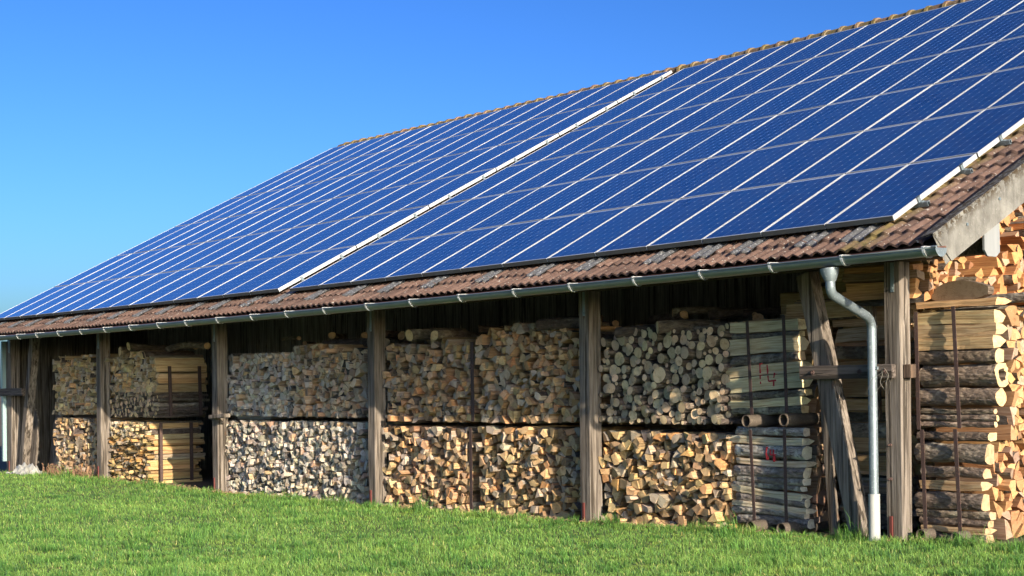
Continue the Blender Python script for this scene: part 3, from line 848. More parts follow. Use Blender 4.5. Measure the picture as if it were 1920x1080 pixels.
def stack_y(name, x0, x1, zb, zt, size, col, y0=.20, aniso=1., fill=.97, barkp=.55, kbias=(40, 42, 18), topf=None, kind='split_log', L=1.0, prot=.07, colf=None, group=None, bcols=None):
    """wood stacked with its cut ends towards the meadow (-y)"""
    w_, h = x1-x0, zt-zb; size *= .82; n = max(6, int(w_*h/(size*size*.88)))
    if aniso == 1.: aniso = 1.18
    for c in voronoi(w_, h, n, aniso):
        (cu, cv), p, bk = cell_to_log(c, kbias, fill*.90, barkp)
        if abs(area(p)) < size*size*.12: continue
        A_ = abs(area(p))/(size*size)
        if A_ > 1.7: p = [(q*math.sqrt(1.7/A_), e_*math.sqrt(1.7/A_)) for q, e_ in p]
        x = x0+cu; zf = (cv/h); gb = gz(x)-gz((x0+x1)/2); z = zb+cv + gb*(1-zf)
        if topf and z > topf(x): continue
        cc = vary(colf(x, z) if colf else col, .2, .07); cc = tuple(q*.86 for q in cc)
        t_ = random.random()
        if t_ < .14: cc = tuple(q*.58 for q in cc)
        elif t_ < .34: g_ = sum(cc)/3; cc = tuple(q*.45+g_*.5 for q in cc)
        elif t_ < .46: cc = (cc[0]*1.02, cc[1]*.84, cc[2]*.68)
        pr = random.uniform(-prot, prot)
        if random.random() < .06: pr -= random.uniform(.0, .08)
        log_rec(kind, name, p, bk, (x, y0+pr, z), (0, 1, 0), (1, 0, 0), (0, 0, 1), L*random.uniform(.95, 1.03), cc, vary(random.choice(bcols or BK), .2), group=group)
def rounds_y(name, x0, x1, zb, zt, rads, col, y0=.2, tries=240, kind='round_log', prot=.07, topf=None, L=1.0):
    placed = []
    for r in sorted(rads, reverse=True):
        for _ in range(tries):
            x, z = random.uniform(x0+r, x1-r), random.uniform(zb+r, zt-r)
            if topf and z+r > topf(x): continue
            if all((x-a)**2+(z-b)**2 > (r+q)**2*.95 for a, b, q in placed): placed.append((x, z, r)); break
    for x, z, r in placed:
        n = 14 if r > .03 else 10
        e = random.uniform(.88, 1.0); ph = random.uniform(0, 3)
        p = [(math.cos(2*math.pi*i/n)*r*(1+.05*math.sin(3*2*math.pi*i/n+ph)), math.sin(2*math.pi*i/n)*r*e) for i in range(n)]
        log_rec(kind, name, p, [True]*n, (x, y0+random.uniform(-prot, prot), z), (0, 1, 0), (1, 0, 0), (0, 0, 1), L, vary(col, .22, .06), vary(random.choice(BK), .2), bend=.03, tilt=.2, n=4)
def stack_x(name, x0, x1, y0, y1, zb, zt, size, col, fill=.97, barkp=.6, prot=.05, kind='split_log', topf=None, colf=None, kbias=(25, 45, 30)):
    """wood stacked with its cut ends towards the gable side (+x); near end = right end"""
    w_, h = y1-y0, zt-zb; size *= .80; n = max(5, int(w_*h/(size*size*.88)))
    for c in voronoi(w_, h, n):
        (cu, cv), p, bk = cell_to_log(c, kbias, fill, barkp)
        if abs(area(p)) < size*size*.12: continue
        y, z = y0+cu, zb+cv
        if topf and z > topf(y): continue
        cc = vary(colf(y, z) if colf else col, .24, .07)
        t_ = random.random()
        if t_ < .16: cc = tuple(q*.6 for q in cc)
        elif t_ < .34: g_ = sum(cc)/3; cc = tuple(q*.5+g_*.42 for q in cc)
        xe = x1+random.uniform(-prot, prot)
        # axis points to -x from the near (right) end
        log_rec(kind, name, p, bk, (xe, y, z), (-1, 0, 0), (0, 1, 0), (0, 0, 1), xe-x0+random.uniform(-.04, .04), cc, vary(random.choice(BK), .2), n=4, bend=.02)
def front_piece(name, x0, x1, y0, z0, z1, kind, tilt=0., col=PALE, bcol=None, depth=.2, label=None, group=None, sag=0., hollow=False, rough=.012, jl=.03, extra=None):
    """one long piece at the front of a rack, seen along its side"""
    h = z1-z0; zc = (z0+z1)/2; nm = {'split': 'split_log', 'bark': 'bark_log', 'round': 'bark_log'}[kind]
    if kind == 'split':
        p = [(0, -h/2), (depth, -h/2*random.uniform(.1, .9)), (depth, h/2*random.uniform(.2, .9)), (0, h/2)]; bk = [False, False, True, False]
        p = [(0, -h/2), (depth*.6, -h*.42), (depth, h*.05), (depth*.55, h*.42), (0, h/2), (-.004, h*.2), (.003, -h*.2)]
        bk = [False, True, True, False, False, False, False]
    elif kind == 'bark':
        n = 7; p = []; bk = []
        for i in range(n+1):
            w_ = -math.pi/2 - math.pi*i/n
            p.append((.045+math.cos(w_)*h*.38, math.sin(w_)*h/2))
        p = p + [(min(depth, .13), h*.42), (min(depth, .13), -h*.42)]; bk = [True]*(len(p)-3)+[False]*3
        p = p[::-1]; bk = [False, False]+[True]*(len(p)-3)+[False]
    else:
        n = 16; p = [(h/2+math.cos(2*math.pi*i/n)*h/2, math.sin(2*math.pi*i/n)*h/2) for i in range(n)]; bk = [True]*n
    xa, xb = x0+random.uniform(-jl, jl), x1+random.uniform(-jl, jl)
    m = MB(); k = len(p); N = 14; seed = random.uniform(0, 99)
    cu, cv = depth*.8, random.uniform(-.03, .03)
    for i in range(N+1):
        t = i/N; x = xb+(xa-xb)*t
        bz = sag*math.sin(math.pi*t)
        for j, (u, v) in enumerate(p):
            a = 1+.10*noise.noise(Vector((x*5, j*1.3, seed)))
            dz = rough*noise.noise(Vector((x*3, seed, v*6))) + (rough*.6*noise.noise(Vector((x*14, seed+5, j))) if kind != 'split' else 0)
            dyy = rough*.8*noise.noise(Vector((x*4+9, seed, j*.4)))
            m.v.append((x + (.03*noise.noise(Vector((u*9, v*9, seed+i)))) * (1 if i in (0, N) else 0), y0+u*a+dyy, zc+v*(a if kind != 'split' else 1)+dz+bz+tilt*((x-x0)/(x1-x0)-.5)))
            m.lc.append((u-cu, v-cv, (xb-x)+seed))
    for i in range(N):
        for j in range(k):
            m.f.append((i*k+j, i*k+(j+1) % k, (i+1)*k+(j+1) % k, (i+1)*k+j)); m.mi.append(2 if bk[j] else 1)
    for base, rev in ((0, True), (N*k, False)):
        b0 = len(m.v)
        for j in range(k): m.v.append(m.v[base+j]); m.lc.append((p[j][0]-cu, p[j][1]-cv, seed+(3 if rev else 0)))
        if hollow and rev:
            c_ = sum((Vector(m.v[b0+j]) for j in range(k)), Vector())/k
            q = len(m.v)
            for s_c, dx in ((.52, 0), (.48, -.18)):
                for j in range(k):
                    v_ = c_.lerp(Vector(m.v[b0+j]), s_c*(1+.12*math.sin(j*2.3))); v_.x += dx; m.v.append(tuple(v_)); m.lc.append((p[j][0]*s_c-cu, p[j][1]*s_c-cv, seed+9))
            for j in range(k):
                j2 = (j+1) % k
                m.f.append((b0+j, b0+j2, q+j2, q+j)); m.mi.append(0); m.f.append((q+j, q+j2, q+k+j2, q+k+j)); m.mi.append(2)
            m.f.append(tuple(q+k+j for j in range(k))); m.mi.append(2)
            continue
        c_ = sum((Vector(m.v[b0+j]) for j in range(k)), Vector())/k; m.v.append(tuple(c_)); m.lc.append((-cu, -cv, seed+(3 if rev else 0)))
        for j in range(k):
            f = (b0+j, b0+(j+1) % k, b0+k); m.f.append(f[::-1] if rev else f); m.mi.append(0)
    col = vary(col, .10, .04); m.col = [col]*len(m.v); m.bc = [vary(bcol or random.choice(BK), .12)]*len(m.v)
    LOGS.append(dict(m=m, kind=nm, stack=name, o=Vector(((x0+x1)/2, y0, zc)), score=9., n=9, A=h, label=label, group=group, ax=Vector((1, 0, 0)), L=x1-x0, extra=extra))

# --- bay one (leftmost)
stack_y('u1', -24.05, -21.35, 1.17, 2.42, .125, PALE, topf=lambda x: 2.38+.04*math.sin(x*5))
stack_y('l1', -24.10, -21.35, gz(-22.7)-.03, 1.09, .130, TAN, barkp=.7)
# --- bay two
stack_y('u2', -21.05, -18.90, 1.62, 2.42, .125, PALE, topf=lambda x: 2.30+.12*math.sin((x+21.2)*1.35))
rounds_y('u2', -21.05, -18.90, 1.12, 1.64, [random.uniform(.022, .055) for _ in range(230)], TAN)
stack_y('l2t', -21.05, -19.15, .72, 1.04, .085, PALE, kind='split_log')
stack_y('l2', -21.05, -19.15, gz(-20)-.04, .74, .10, (.60, .42, .20), aniso=2.4, kind='wood_slab', barkp=.35, prot=.09)
# --- bay three
greys = [(.20, .18, .16), (.13, .12, .11), (.27, .25, .23)]
stack_y('u3', -15.85, -13.40, 1.18, 2.26, .125, (.66, .60, .51), barkp=.75, bcols=greys, prot=.06)
stack_y('u3', -13.38, -11.10, 1.18, 2.36, .135, (.66, .52, .36), barkp=.75, bcols=greys, prot=.07, topf=lambda x: 2.24+.1*math.sin((x+14)*1.2))
stack_y('l3', -15.95, -13.46, gz(-14.7)-.02, 1.09, .105, (.62, .56, .48), bcols=greys)
stack_y('l3', -13.44, -11.10, gz(-12.3)-.02, 1.10, .112, (.62, .56, .48), bcols=greys)
# --- bay four
stack_y('u4', -10.50, -8.22, 1.13, 2.40, .135, OLIVE, barkp=.6, prot=.09, topf=lambda x: 2.36-.08*abs(x+9.3))
stack_y('l4', -10.58, -8.30, gz(-9.4)-.03, 1.05, .135, WARM, barkp=.5, prot=.08)
stack_y('u5', -8.02, -5.46, 1.14, 2.50, .140, (.68, .47, .26), barkp=.55, prot=.08, topf=lambda x: 2.36+.10*math.sin((x+8.3)*1.1))
stack_y('l5', -8.02, -5.46, gz(-6.8)-.04, 1.06, .138, (.66, .46, .25), barkp=.45, prot=.08, kbias=(40, 42, 18))
# --- bay five
rr = [random.uniform(.075, .105) for _ in range(16)]+[random.uniform(.05, .075) for _ in range(90)]+[random.uniform(.025, .05) for _ in range(220)]
rounds_y('u6', -5.22, -2.88, 1.13, 2.36, rr, (.68, .53, .34), prot=.08, topf=lambda x: 2.34+.04*math.sin(x*4))
stack_y('l6', -5.22, -2.82, gz(-4)-.04, 1.03, .140, (.68, .47, .25), barkp=.45, prot=.07, kbias=(48, 40, 12))
# second rows behind the front stacks
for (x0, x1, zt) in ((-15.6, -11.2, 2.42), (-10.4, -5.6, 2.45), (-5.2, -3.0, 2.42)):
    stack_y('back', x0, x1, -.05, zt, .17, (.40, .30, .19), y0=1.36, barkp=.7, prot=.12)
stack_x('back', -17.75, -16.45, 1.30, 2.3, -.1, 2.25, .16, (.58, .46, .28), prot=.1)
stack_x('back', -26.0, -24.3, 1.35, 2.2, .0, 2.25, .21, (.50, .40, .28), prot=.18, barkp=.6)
m = MB(); m.obox((-16.0, -.12, 1.13), (.62, .0, .03), (0, .12, .0), (0, 0, .07)); o = bevel(m.build('wood_block', M_POST), .01); tag(o, 'short pale timber block wedged beside the third-bay post', 'wood block')
# loose logs lying on the stacks
def loose(x, y, z, r, L, ang, col, label, stack='top', n=10, kind='bark_log', up=0.):
    ax = Vector((math.cos(ang)*math.cos(up), math.sin(ang)*math.cos(up), math.sin(up))); av = Vector((0, 0, 1)); au = av.cross(ax).normalized(); av = ax.cross(au)
    p = [(math.cos(2*math.pi*i/n)*r*(1+.08*math.sin(i*2.1)), math.sin(2*math.pi*i/n)*r*.93) for i in range(n)]
    log_rec(kind, stack, p, [True]*n, (x, y, z), ax, au, av, L, vary(col), vary(random.choice(BK)), bend=.05, n=6, label=label, score=8.)
loose(-19.95, .10, 2.53, .09, 1.0, 1.45, PALE, 'pale round log sticking out on top of the second bay stack')
loose(-20.25, .05, 2.44, .10, .9, 1.7, PALE, 'thick pale log end above the left top of second bay stack')
loose(-19.3, .62, 2.46, .07, 1.5, .05, OLIVE, 'dark bark log lying across the top of second bay stack')
loose(-18.9, 1.0, 2.50, .06, 1.3, 3.0, OLIVE, 'thin crooked branch on top of the second bay stack')
loose(-13.1, .6, 2.38, .08, 1.6, .12, GREYT, 'grey weathered log lying along the top of third bay stack')
loose(-9.62, .05, 2.42, .095, .9, 1.4, TAN, 'round log with ringed end crowning the fourth bay stack')
loose(-8.95, .06, 2.40, .08, .9, 1.75, TAN, 'split log jutting out right of the ringed top log')
loose(-6.45, .10, 2.46, .085, 1.0, .25, TAN, 'bark log lying along the top beside the fifth post')
loose(-3.95, .05, 2.34, .085, 1.0, 1.2, PALE, 'oblique cut log lying on top of the round log stack')
loose(-4.8, .1, 2.30, .075, 1.0, .5, PALE, 'stout round log at the upper left of round log stack')
loose(-4.3, .35, 2.36, .06, 1.3, .1, OLIVE, 'thin bark pole lying across the round log stack')
for k in range(26):
    x = random.choice([random.uniform(-15.3, -11.3), random.uniform(-10.3, -5.7), random.uniform(-5.0, -3.1)])
    loose(x, random.uniform(.9, 1.7), 2.46+random.uniform(-.02, .12), random.uniform(.04, .08), random.uniform(.6, 1.0), random.uniform(0, 3.1), TAN, None, stack='back')
# --- rack marked 14, upper
DK = (.24, .215, .18)
for i, (z0, z1, kd, tl, lb) in enumerate([(2.235, 2.36, 'split', 0, 'pale split log on top of the upper rack marked in red'), (2.165, 2.23, 'bark', 0, 'thin bark log second from top in the upper marked rack'),
        (1.975, 2.16, 'split', .03, 'broad pale split log third from top in upper marked rack'), (1.86, 1.975, 'bark', .05, 'dark rough bark log above the red number in upper rack'),
        (1.725, 1.85, 'split', .07, 'pale split log carrying upper half of the red number'), (1.545, 1.715, 'split', .06, 'thick pale split log carrying lower half of the red number'),
        (1.455, 1.545, 'bark', .05, 'dark bark log just below the red number in upper rack'), (1.355, 1.45, 'split', .05, 'curved white split log second from bottom in upper rack'),
        (1.275, 1.36, 'bark', .02, 'grey bark log resting on the hollow steel pipes')]):
    front_piece('r14u', -2.92, -1.70, .275, z0, z1, kd, tl, col=(.76, .67, .44) if kd == 'split' else PALE, bcol=DK, label=lb, sag=random.uniform(-.015, .02), jl=.06)
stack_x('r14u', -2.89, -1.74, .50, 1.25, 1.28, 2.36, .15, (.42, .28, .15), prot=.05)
for i, (z0, z1, kd, tl, lb) in enumerate([(1.02, 1.12, 'bark', 0, 'pale barked log on top of the lower marked rack'), (.92, 1.01, 'split', -.02, 'white split log second from top in the lower marked rack'),
        (.755, .915, 'bark', -.01, 'thick lichen grey log with faint red number'), (.675, .745, 'split', -.02, 'thin split log under the thick log with red number'),
        (.535, .665, 'bark', 0, 'thick mottled grey log in the middle of lower rack'), (.455, .535, 'bark', -.01, 'slim grey bark log below the mottled one'),
        (.395, .455, 'bark', -.02, 'thin dark bark log above the white slanting split log'), (.32, .395, 'split', -.08, 'white split log slanting down right in the lower rack'),
        (.215, .325, 'round', -.03, 'smooth grey round log in the lower marked rack'), (.16, .225, 'split', -.06, 'thin pale split log slanting near the rack bottom'),
        (.08, .175, 'round', -.01, 'smooth grey log second from bottom in lower rack'), (-.03, .08, 'bark', 0, 'bottom bark log of the lower marked rack above grass')]):
    front_piece('r14l', -2.80, -1.66, .22, z0, z1, kd, tl, col=(.76, .68, .52), bcol=random.choice([(.48, .47, .43), (.40, .39, .36), (.32, .30, .27)]), label=lb, sag=random.uniform(-.012, .012), jl=.06)
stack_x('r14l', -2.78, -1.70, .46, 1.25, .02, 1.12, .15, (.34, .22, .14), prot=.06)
# layers above and planks behind the rack
stack_x('plank', -2.75, -1.45, 1.0, 1.9, 1.9, 2.72, .15, (.64, .49, .28), prot=.12, barkp=.4)
stack_x('plank', -2.3, -1.2, .62, 1.5, 2.37, 2.82, .14, (.68, .52, .28), prot=.1, barkp=.35, topf=lambda y: 2.42+.5*(y-.4))
stack_x('plank', -2.2, -.98, 1.15, 2.0, 2.4, 3.1, .16, (.64, .47, .26), prot=.1, barkp=.3)
stack_x('plank', -1.62, -.52, .74, 1.7, .55, 3.05, .165, (.66, .47, .27), prot=.12, barkp=.25)
stack_x('plank', -1.55, -.50, .74, 1.7, .0, .55, .10, (.32, .26, .20), prot=.12, barkp=.9)
# --- gable racks
gcol = (.60, .44, .24)
for i, (z0, z1, kd, lb) in enumerate([(2.215, 2.35, 'split', 'long flat split log on top of the right upper rack'), (2.09, 2.21, 'split', 'split log second from top in the right upper rack'),
        (1.955, 2.085, 'split', 'split log third from top in the right upper rack'), (1.81, 1.95, 'bark', 'bark log with a sawn knot in right upper rack'),
        (1.565, 1.805, 'round', 'thick hollow trunk in the right upper rack'), (1.365, 1.555, 'round', 'smooth pale barked trunk under the hollow one'),
        (1.285, 1.335, 'round', 'thin branch under the smooth trunk'), (1.215, 1.275, 'round', 'second thin branch under the smooth trunk'),
        (1.145, 1.205, 'round', 'crooked thin branch at the foot of right upper rack'), (1.01, 1.10, 'bark', 'rough bark log between the two right racks')]):
    front_piece('gu', .03, 1.05 if z0 > 1.14 else .95, .24, z0, z1, kd, 0, col=gcol, bcol=(.29, .22, .16) if kd == 'round' else (.20, .15, .11), label=lb, hollow=(i == 4), rough=.016, jl=.05)
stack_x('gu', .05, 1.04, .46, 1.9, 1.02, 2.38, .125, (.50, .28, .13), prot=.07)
for i, (z0, z1, kd, lb) in enumerate([(.775, .98, 'bark', 'thick rough bark log topping the right lower rack'), (.62, .735, 'bark', 'rough bark log second in the right lower rack'),
        (.495, .585, 'split', 'brown split log third in the right lower rack'), (.285, .465, 'bark', 'thick smooth bark log in the right lower rack'),
        (.20, .28, 'bark', 'knotty bark log low in the right lower rack'), (.115, .195, 'bark', 'slim bark log low in the right lower rack'),
        (.045, .11, 'split', 'thin split log near the foot of right lower rack'), (-.05, .04, 'bark', 'lowest bark log of the right lower rack')]):
    front_piece('gl', .02, .90, .24, z0, z1, kd, 0, col=(.50, .34, .2), bcol=(.25, .195, .15), label=lb, rough=.018, jl=.05)
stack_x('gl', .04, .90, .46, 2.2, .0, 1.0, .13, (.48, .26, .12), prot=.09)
front_piece('gu', .0, 1.02, .28, 2.40, 2.47, 'split', .0, col=(.62, .42, .22), depth=.25, label='long thin plank lying on top of the right racks')
front_piece('gu', .55, 1.35, .62, 2.42, 2.53, 'bark', .03, col=ORANGE, label='rough bark log lying at the right edge of the racks')
stack_x('gt', -.95, .10, .18, 2.3, 2.50, 4.3, .115, (.50, .26, .11), prot=.09, topf=lambda y: und(y)-.13-.0*y, kbias=(45, 40, 15))
stack_x('gt', -.95, .42, .42, 2.3, 2.50, 3.6, .13, (.50, .25, .10), prot=.12, topf=lambda y: 2.46+.62*(y-.35), kbias=(45, 40, 15))
# half-moon slab on top of the racks
m = MB(); n = 14; base = Vector((.93, .30, 2.50)); ux = Vector((-.82, .10, -.02)); uz = Vector((.03, .03, 1))
pf = []
for i in range(n+1):
    w_ = math.pi*i/n; pf.append((.5-.5*math.cos(w_), .0+.0*w_, -math.sin(w_)*.06+.03))
up = [(1-i/10, 0, .09+.13*math.sin(math.pi*i/10)**.7*(1-.5*i/10)) for i in range(11)]
prof = pf+up
for yy_ in (0, .10):
    k0 = len(m.v)
    for (a, _, b) in prof: m.v.append(tuple(base+ux*a+Vector((0, yy_, 0))+uz*b)); m.lc.append((a*.7-.35, b, 3.+yy_))
K = len(prof); m.f.append(tuple(range(K))); m.mi.append(0); m.f.append(tuple(reversed(range(K, 2*K)))); m.mi.append(0)
for i in range(K): j = (i+1) % K; m.f.append((i, K+i, K+j, j)); m.mi.append(2)
m.col = [(.27, .195, .125)]*len(m.v); m.bc = [(.2, .15, .11)]*len(m.v)
sl_ = m.build('half_moon_slab', LOGM); tag(sl_, 'sawn half-moon slab of trunk lying on top of right racks', 'wood slab')

# emit logs
BAY = {'u1': 'upper stack in first bay', 'l1': 'lower stack in first bay', 'u2': 'upper stack in second bay', 'l2': 'lower stack in second bay', 'l2t': 'lower stack in second bay',
       'u3': 'upper stack in third bay', 'l3': 'lower stack in third bay', 'u4': 'upper left stack in fourth bay', 'l4': 'lower left stack in fourth bay',
       'u5': 'upper right stack in fourth bay', 'l5': 'lower right stack in fourth bay', 'u6': 'upper round-log stack in fifth bay', 'l6': 'lower stack in fifth bay',
       'r14u': 'upper marked rack', 'r14l': 'lower marked rack', 'plank': 'planks behind the leaning brace', 'gu': 'right upper rack', 'gl': 'right lower rack', 'gt': 'orange pile under the verge', 'back': 'rear stacks', 'top': 'stack tops'}
bounds = {}
for r_ in LOGS:
    P_ = r_['o']; a = P_.x if r_['ax'].y > .5 else P_.y
    b = bounds.setdefault(r_['stack'], [1e9, -1e9, 1e9, -1e9]); b[0] = min(b[0], a); b[1] = max(b[1], a); b[2] = min(b[2], P_.z); b[3] = max(b[3], P_.z)
SHOW = {'split_log': ('split log', 'split_log'), 'bark_log': ('bark log', 'bark_log'), 'round_log': ('round log', 'round_log'), 'wood_slab': ('wood slab', 'wood_slab')}
def inview(p):
    d = p-CO; z = d.dot(F_)
    if z <= 0: return False
    uu, vv = FPX*d.dot(Rr)/z, -FPX*d.dot(Ur)/z
    return -10 < CX+uu < 1935 and -10 < CY+vv < 1090
cand = {}
for r_ in LOGS:
    hid = r_['stack'] == 'back' or not inview(r_['o']) or (r_['stack'] == 'gt' and r_['o'].y < 0) or (r_['stack'] in ('gu', 'gl') and r_['o'].y > 1.25)
    if hid: continue
    cand.setdefault(r_['kind'], []).append(r_)
LIM = {'split_log': 298, 'bark_log': 100, 'round_log': 296, 'wood_slab': 250}
chosen = set()
seenlab = {}
for kd, rs in cand.items():
    rs.sort(key=lambda r: -r['score'])
    for r_ in rs[:LIM[kd]]: chosen.add(id(r_))
def posword(r_):
    b = bounds[r_['stack']]; P_ = r_['o']; a = P_.x if r_['ax'].y > .5 else P_.y
    h = (a-b[0])/max(.01, b[1]-b[0]); v = (P_.z-b[2])/max(.01, b[3]-b[2])
    V = ['at the bottom', 'low down', 'at mid height', 'high up', 'at the top'][min(4, int(v*5))]
    H = ['far left', 'left', 'middle', 'right', 'far right'][min(4, int(h*5))]
    return V, H
NK = {'split_log': 0, 'round_log': 0}
objs14 = {}
for r_ in LOGS:
    if id(r_) not in chosen: continue
    o = r_['m'].build(r_['kind'], LOGM, loc=r_['o'])
    if r_['label']: lb = r_['label']
    else:
        V, H = posword(r_); sz = 'large' if r_['A'] > .017 else ('small' if r_['A'] < .009 else 'middling')
        if r_['kind'] == 'split_log': sh = {True: 'wedge', False: 'blocky'}[r_['n'] <= 7]
        elif r_['kind'] == 'wood_slab': sh = 'thin'
        else: sh = 'round'; sz = 'thick' if r_['A'] > .012 else ('slim' if r_['A'] < .005 else 'medium')
        nn = {'split_log': 'log end', 'round_log': 'log end', 'bark_log': 'log', 'wood_slab': 'slab end'}[r_['kind']]
        lb = f"{sz} {sh} {nn} {V}, {H} of {BAY[r_['stack']]}"
    tag(o, lb, SHOW[r_['kind']][0], f"{SHOW[r_['kind']][0]}s of the {BAY[r_['stack']]}")
    if r_['label'] and 'number' in r_['label']: objs14[r_['label']] = o
rest = MB()
for r_ in LOGS:
    if id(r_) in chosen: continue
    k = len(rest.v); m = r_['m']; rest.v += m.v; rest.f += [tuple(k+i for i in f) for f in m.f]; rest.mi += m.mi; rest.lc += m.lc; rest.col += m.col; rest.bc += m.bc
o = rest.build('firewood', LOGM); tag(o, 'mass of smaller split firewood filling the stacks under the roof', 'firewood', kind='stuff')

# red painted numbers
def stroke(m, pts, y, w_=.016):
    for (x0, z0), (x1, z1) in zip(pts, pts[1:]):
        d = Vector((x1-x0, 0, z1-z0)); L_ = d.length; n_ = Vector((-d.z, 0, d.x)).normalized()*w_/2
        N = max(2, int(L_/.02))
        a = Vector((x0, y, z0)); 
        for i in range(N):
            p, q = a+d*(i/N), a+d*((i+1)/N); k0 = 1+.25*noise.noise(p*60); k1 = 1+.25*noise.noise(q*60)
            m.obox(p-n_*k0, n_*2*k0, q-p, Vector((0, .035, 0)))
def px2xz(u, v, y):
    a, b = u-CX, v-CY; d = F_*FPX + Rr*a - Ur*b; P_ = CO+d*((y-CO.y)/d.y); return (P_.x, P_.z)
def paint(strokes, y, parent, w_):
    m = MB()
    for st in strokes: stroke(m, [px2xz(u, v, y) for u, v in st], y, w_)
    o = m.build('painted_lettering', M_PAINT)
    o.parent = parent; o.matrix_parent_inverse = Matrix.Translation(-parent.location)
for lb, o in list(objs14.items()):
    if 'lower half' in lb: paint([[(1425, 703), (1426, 720)], [(1439.5, 704), (1441, 715), (1455, 713)], [(1452, 699), (1450.5, 712), (1450, 724)]], .268, o, .020)
    if 'upper half' in lb: paint([[(1424.5, 681), (1425, 700)], [(1438, 684), (1439, 701)]], .268, o, .018)
    if 'faint' in lb: paint([[(1437, 838), (1436, 850), (1437.5, 862)], [(1444, 843), (1443.5, 853), (1453.5, 853)], [(1449.5, 843), (1450, 866)]], .196, o, .013)

# ------------------------------------------------------------------ STEEL RACKS
def rack(loc_label, stakes, pipes, axis='x', w_=.042):
    """stakes: (x, y, z0, z1, lean) ; pipes: (x, z, y0, y1, r)"""
    e = empty('log_rack', (stakes[0][0], stakes[0][1], stakes[0][2]), loc_label, 'log rack', 'steel log racks holding the wood bundles')
    inv = Matrix.Translation(-e.location)
    for (x, y, z0, z1, ln) in stakes:
        m = MB()
        if axis == 'x':
            m.obox((x-w_/2, y, z0), (w_, 0, 0), (0, .006, 0), (ln, 0, z1-z0)); m.obox((x-w_/2-.006, y, z0), (.006, 0, 0), (0, .036, 0), (ln, 0, z1-z0))
        else:
            m.obox((x, y-w_/2, z0), (.006, 0, 0), (0, w_, 0), (0, ln, z1-z0)); m.obox((x-.03, y-w_/2-.006, z0), (.036, 0, 0), (0, .006, 0), (0, ln, z1-z0))
        o = m.build('stake', M_RUST); o.parent = e; o.matrix_parent_inverse = inv
    for (x, z, y0, y1, r) in pipes:
        m = MB(); n = 20
        for (ra, ya, rb, yb_) in ((r, y0, r, y1), (r-.008, y1, r-.008, y0), (r-.008, y0, r, y0)):
            k0 = len(m.v)
            for rr_, yy_ in ((ra, ya), (rb, yb_)):
                for i in range(n): w2 = 2*math.pi*i/n; m.v.append((x+math.cos(w2)*rr_, yy_, z+math.sin(w2)*rr_))
            for i in range(n): m.f.append((k0+i, k0+(i+1) % n, k0+n+(i+1) % n, k0+n+i)); m.mi.append(0)
        o = m.build('base_pipe', M_PIPE, smooth=True); o.parent = e; o.matrix_parent_inverse = inv
rack('dark steel rack on hollow pipes holding the bundle with bright red number', [(-2.40, .15, 1.27, 2.37, -.06), (-1.83, .15, 1.27, 2.40, -.03)], [(-2.37, 1.195, .02, 1.25, .072), (-1.82, 1.21, .08, 1.25, .072)])
rack('steel rack at grass level holding the grey lichened bundle', [(-2.36, .13, .02, 1.09, -.05), (-1.84, .13, .02, 1.10, -.01)], [(-2.28, -.03, -.02, 1.2, .075), (-1.80, -.03, .0, 1.2, .075)])
rack('upper steel rack right of the corner post', [(.10, .17, 1.12, 2.36, -.02), (.64, .17, 1.14, 2.40, -.06)], [])
rack('lower steel rack right of the corner post', [(.18, .16, .05, 1.12, -.03), (.64, .16, .05, 1.13, -.05)], [(.20, .02, .05, 1.3, .065), (.66, .02, .05, 1.3, .065)])
rack('dark upper rack on the side of the second bay stack', [(-18.83, .46, 1.15, 2.12, -.02), (-18.83, 1.06, 1.15, 2.12, -.02)], [], 'y', .05)
rack('lower rack on the sunlit side of second bay stack', [(-19.02, .34, -.12, 1.02, 0), (-19.02, .95, -.12, 1.02, 0)], [], 'y', .05)
rack('single dark stake between the upper stacks of fourth bay', [(-8.11, .14, 1.14, 2.28, .0)], [], 'x', .07)
rack('single rusty stake between the lower stacks of fourth bay', [(-8.19, .15, -.12, 1.05, .0)], [], 'x', .06)
# ------------------------------------------------------------------ LEFT CORNER CLUTTER
def pointed(x, y, w_, h, lean, tilt, label, mat=M_POST):
    z = gz(x)-.05; m = MB(); p = [(-w_/2, 0), (w_/2, 0), (w_/2*.95, h*.80), (w_*.05, h), (-w_/2*.95, h*.78)]
    def P2(u, v, d): return (u+v*tilt, d+v*lean, v)
    f = [P2(u, v, 0) for u, v in p]; b = [P2(u, v, .035) for u, v in p]
    m.face(f); m.face(b[::-1])
    for i in range(5): j = (i+1) % 5; m.face([f[i], b[i], b[j], f[j]])
    o = m.build('pointed_board', mat); o.location = (x, y, z)
    tag(o, label, 'board', 'pointed boards leaning in the left corner')
pointed(-25.78, .28, .46, 1.48, .08, -.03, 'broad sunlit pointed board beside the left brace')
pointed(-25.40, .58, .34, 1.46, .10, .02, 'shaded pointed board second from the left brace')
pointed(-24.78, .38, .36, 1.52, .10, .06, 'dark pointed board leaning against the first stack')
pointed(-26.02, .40, .22, 1.1, .10, .0, 'short board foot hidden behind the left brace')
m = MB(); n = 14
for i in range(n+1):
    for j in range(n+1):
        a, b = i/n*2-1, j/n*2-1; r2 = a*a+b*b
        m.v.append((a*.50, b*.28, max(0, .17*(1-r2))+.13*noise.noise(Vector((a*4, b*4, 2)))*(1 if r2 < 1 else .2)+.05*noise.noise(Vector((a*11, b*11, 5)))))
for i in range(n):
    for j in range(n): a = i*(n+1)+j; m.f.append((a, a+n+1, a+n+2, a+1)); m.mi.append(0)
o = m.build('plastic_sheet', mat_metal('white_plastic', (.40, .40, .38), .5, 0, .5)); o.location = (-25.05, -.06, gz(-25)+.03)
o.modifiers.new('s', 'SOLIDIFY').thickness = .01
tag(o, 'crumpled white plastic sheet on the ground by left boards', 'plastic sheet')
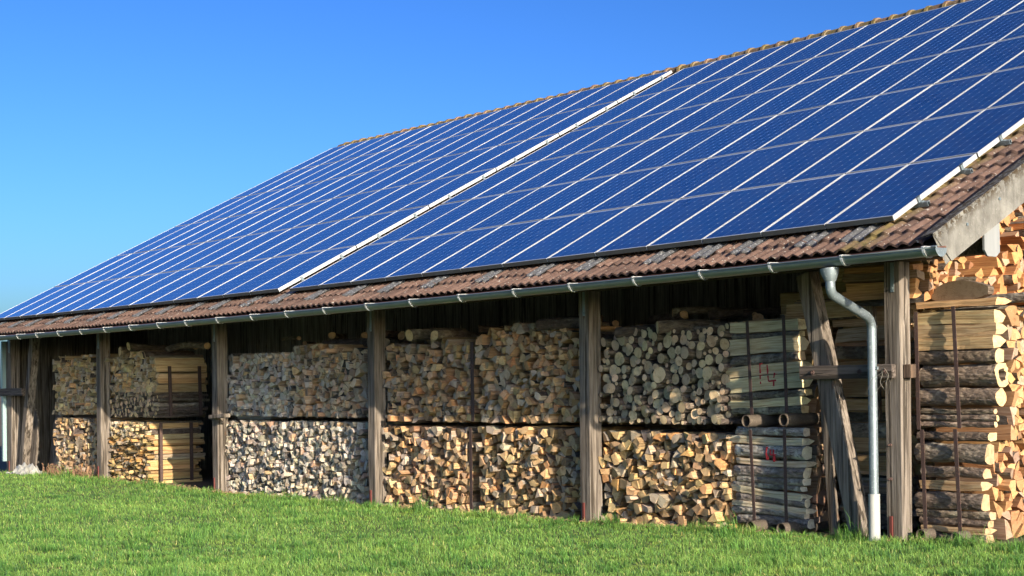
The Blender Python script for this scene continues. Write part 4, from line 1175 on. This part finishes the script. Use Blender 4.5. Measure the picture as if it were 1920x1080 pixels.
# twine hanging on the rail
m = MB(); pts = []
for i in range(26):
    a = i/25*2*math.pi*1.1+1.2; pts.append((-.115+.045*math.cos(a)+.008*math.sin(a*5), -.125+.01*math.sin(3*a), 1.66+.11*math.sin(a)))
m.tube(pts, .004, 6)
m.tube([(-.12, -.12, 1.74), (-.06, -.15, 1.70), (-.02, -.14, 1.62), (-.04, -.15, 1.50)], .0015, 5)
m.tube([(-.12, -.12, 1.74), (-.20, -.22, 1.66), (-.27, -.215, 1.55), (-.30, -.215, 1.50), (-.2, -.21, 1.47)], .0015, 5)
m.tube([(-.13, -.10, 1.64), (-.19, -.21, 1.50), (-.26, -.22, 1.40), (-.16, -.16, 1.35)], .0015, 5)
o = m.build('twine_loop', M_WIRE, smooth=True); tag(o, 'loop of pale twine hung on the cross rail by downpipe', 'twine')
# chips and bark litter along the foot of the stacks
m = MB()
for k in range(1500):
    x = random.uniform(-24.2, 1.1); y = random.gauss(.02, .10); z = gz(x)+random.uniform(-.01, .035); r = random.uniform(.012, .045); a = random.uniform(0, 3.14)
    if y > .30: continue
    ux_ = Vector((math.cos(a), math.sin(a), random.uniform(-.4, .4)))*r*1.6; uy_ = Vector((-math.sin(a), math.cos(a), random.uniform(-.4, .4)))*r*.6
    m.obox((x, y, z), ux_, uy_, Vector((0, 0, .008)))
for _ in range(0): pass
seeds = [random.random() for _ in m.v]
t = NT('wood_chips'); o_ = t.obj(); t.fin(t.mix(t.noise(o_, 6, 4), (.34, .22, .12), (.16, .11, .07)), .9)
o = m.build('wood_chips', t.m); tag(o, 'bark chips and splinters strewn at the foot of the stacks', 'wood chips', kind='stuff')
# dry weeds at the foot of the first stack
m = MB()
for k in range(90):
    x = random.uniform(-24.2, -21.4); y = random.uniform(-.12, .08); z = gz(x); h = random.uniform(.10, .34)
    q = Vector((random.uniform(-.12, .12), random.uniform(-.08, .04), h)); p0 = Vector((x, y, z-.02))
    m.tube([p0, p0+q*.6+Vector((random.uniform(-.02, .02), 0, 0)), p0+q], [.006, .005, .002], 4, cap=False)
    for c in range(3):
        t = random.uniform(.3, 1); pp = p0+q*t; d = Vector((random.uniform(-.05, .05), random.uniform(-.04, .04), random.uniform(-.02, .05))); s_2 = Vector((.012, .004, .01))
        m.face([pp, pp+d*.5+s_2, pp+d, pp+d*.5-s_2])
t = NT('dry_stalk'); t.fin((.26, .15, .09), .9)
o = m.build('dry_weeds', t.m); tag(o, 'brown dry weeds at the foot of the first stack', 'dry weeds', kind='stuff')
print('LOGS', len(LOGS), {k: len(v) for k, v in cand.items()})
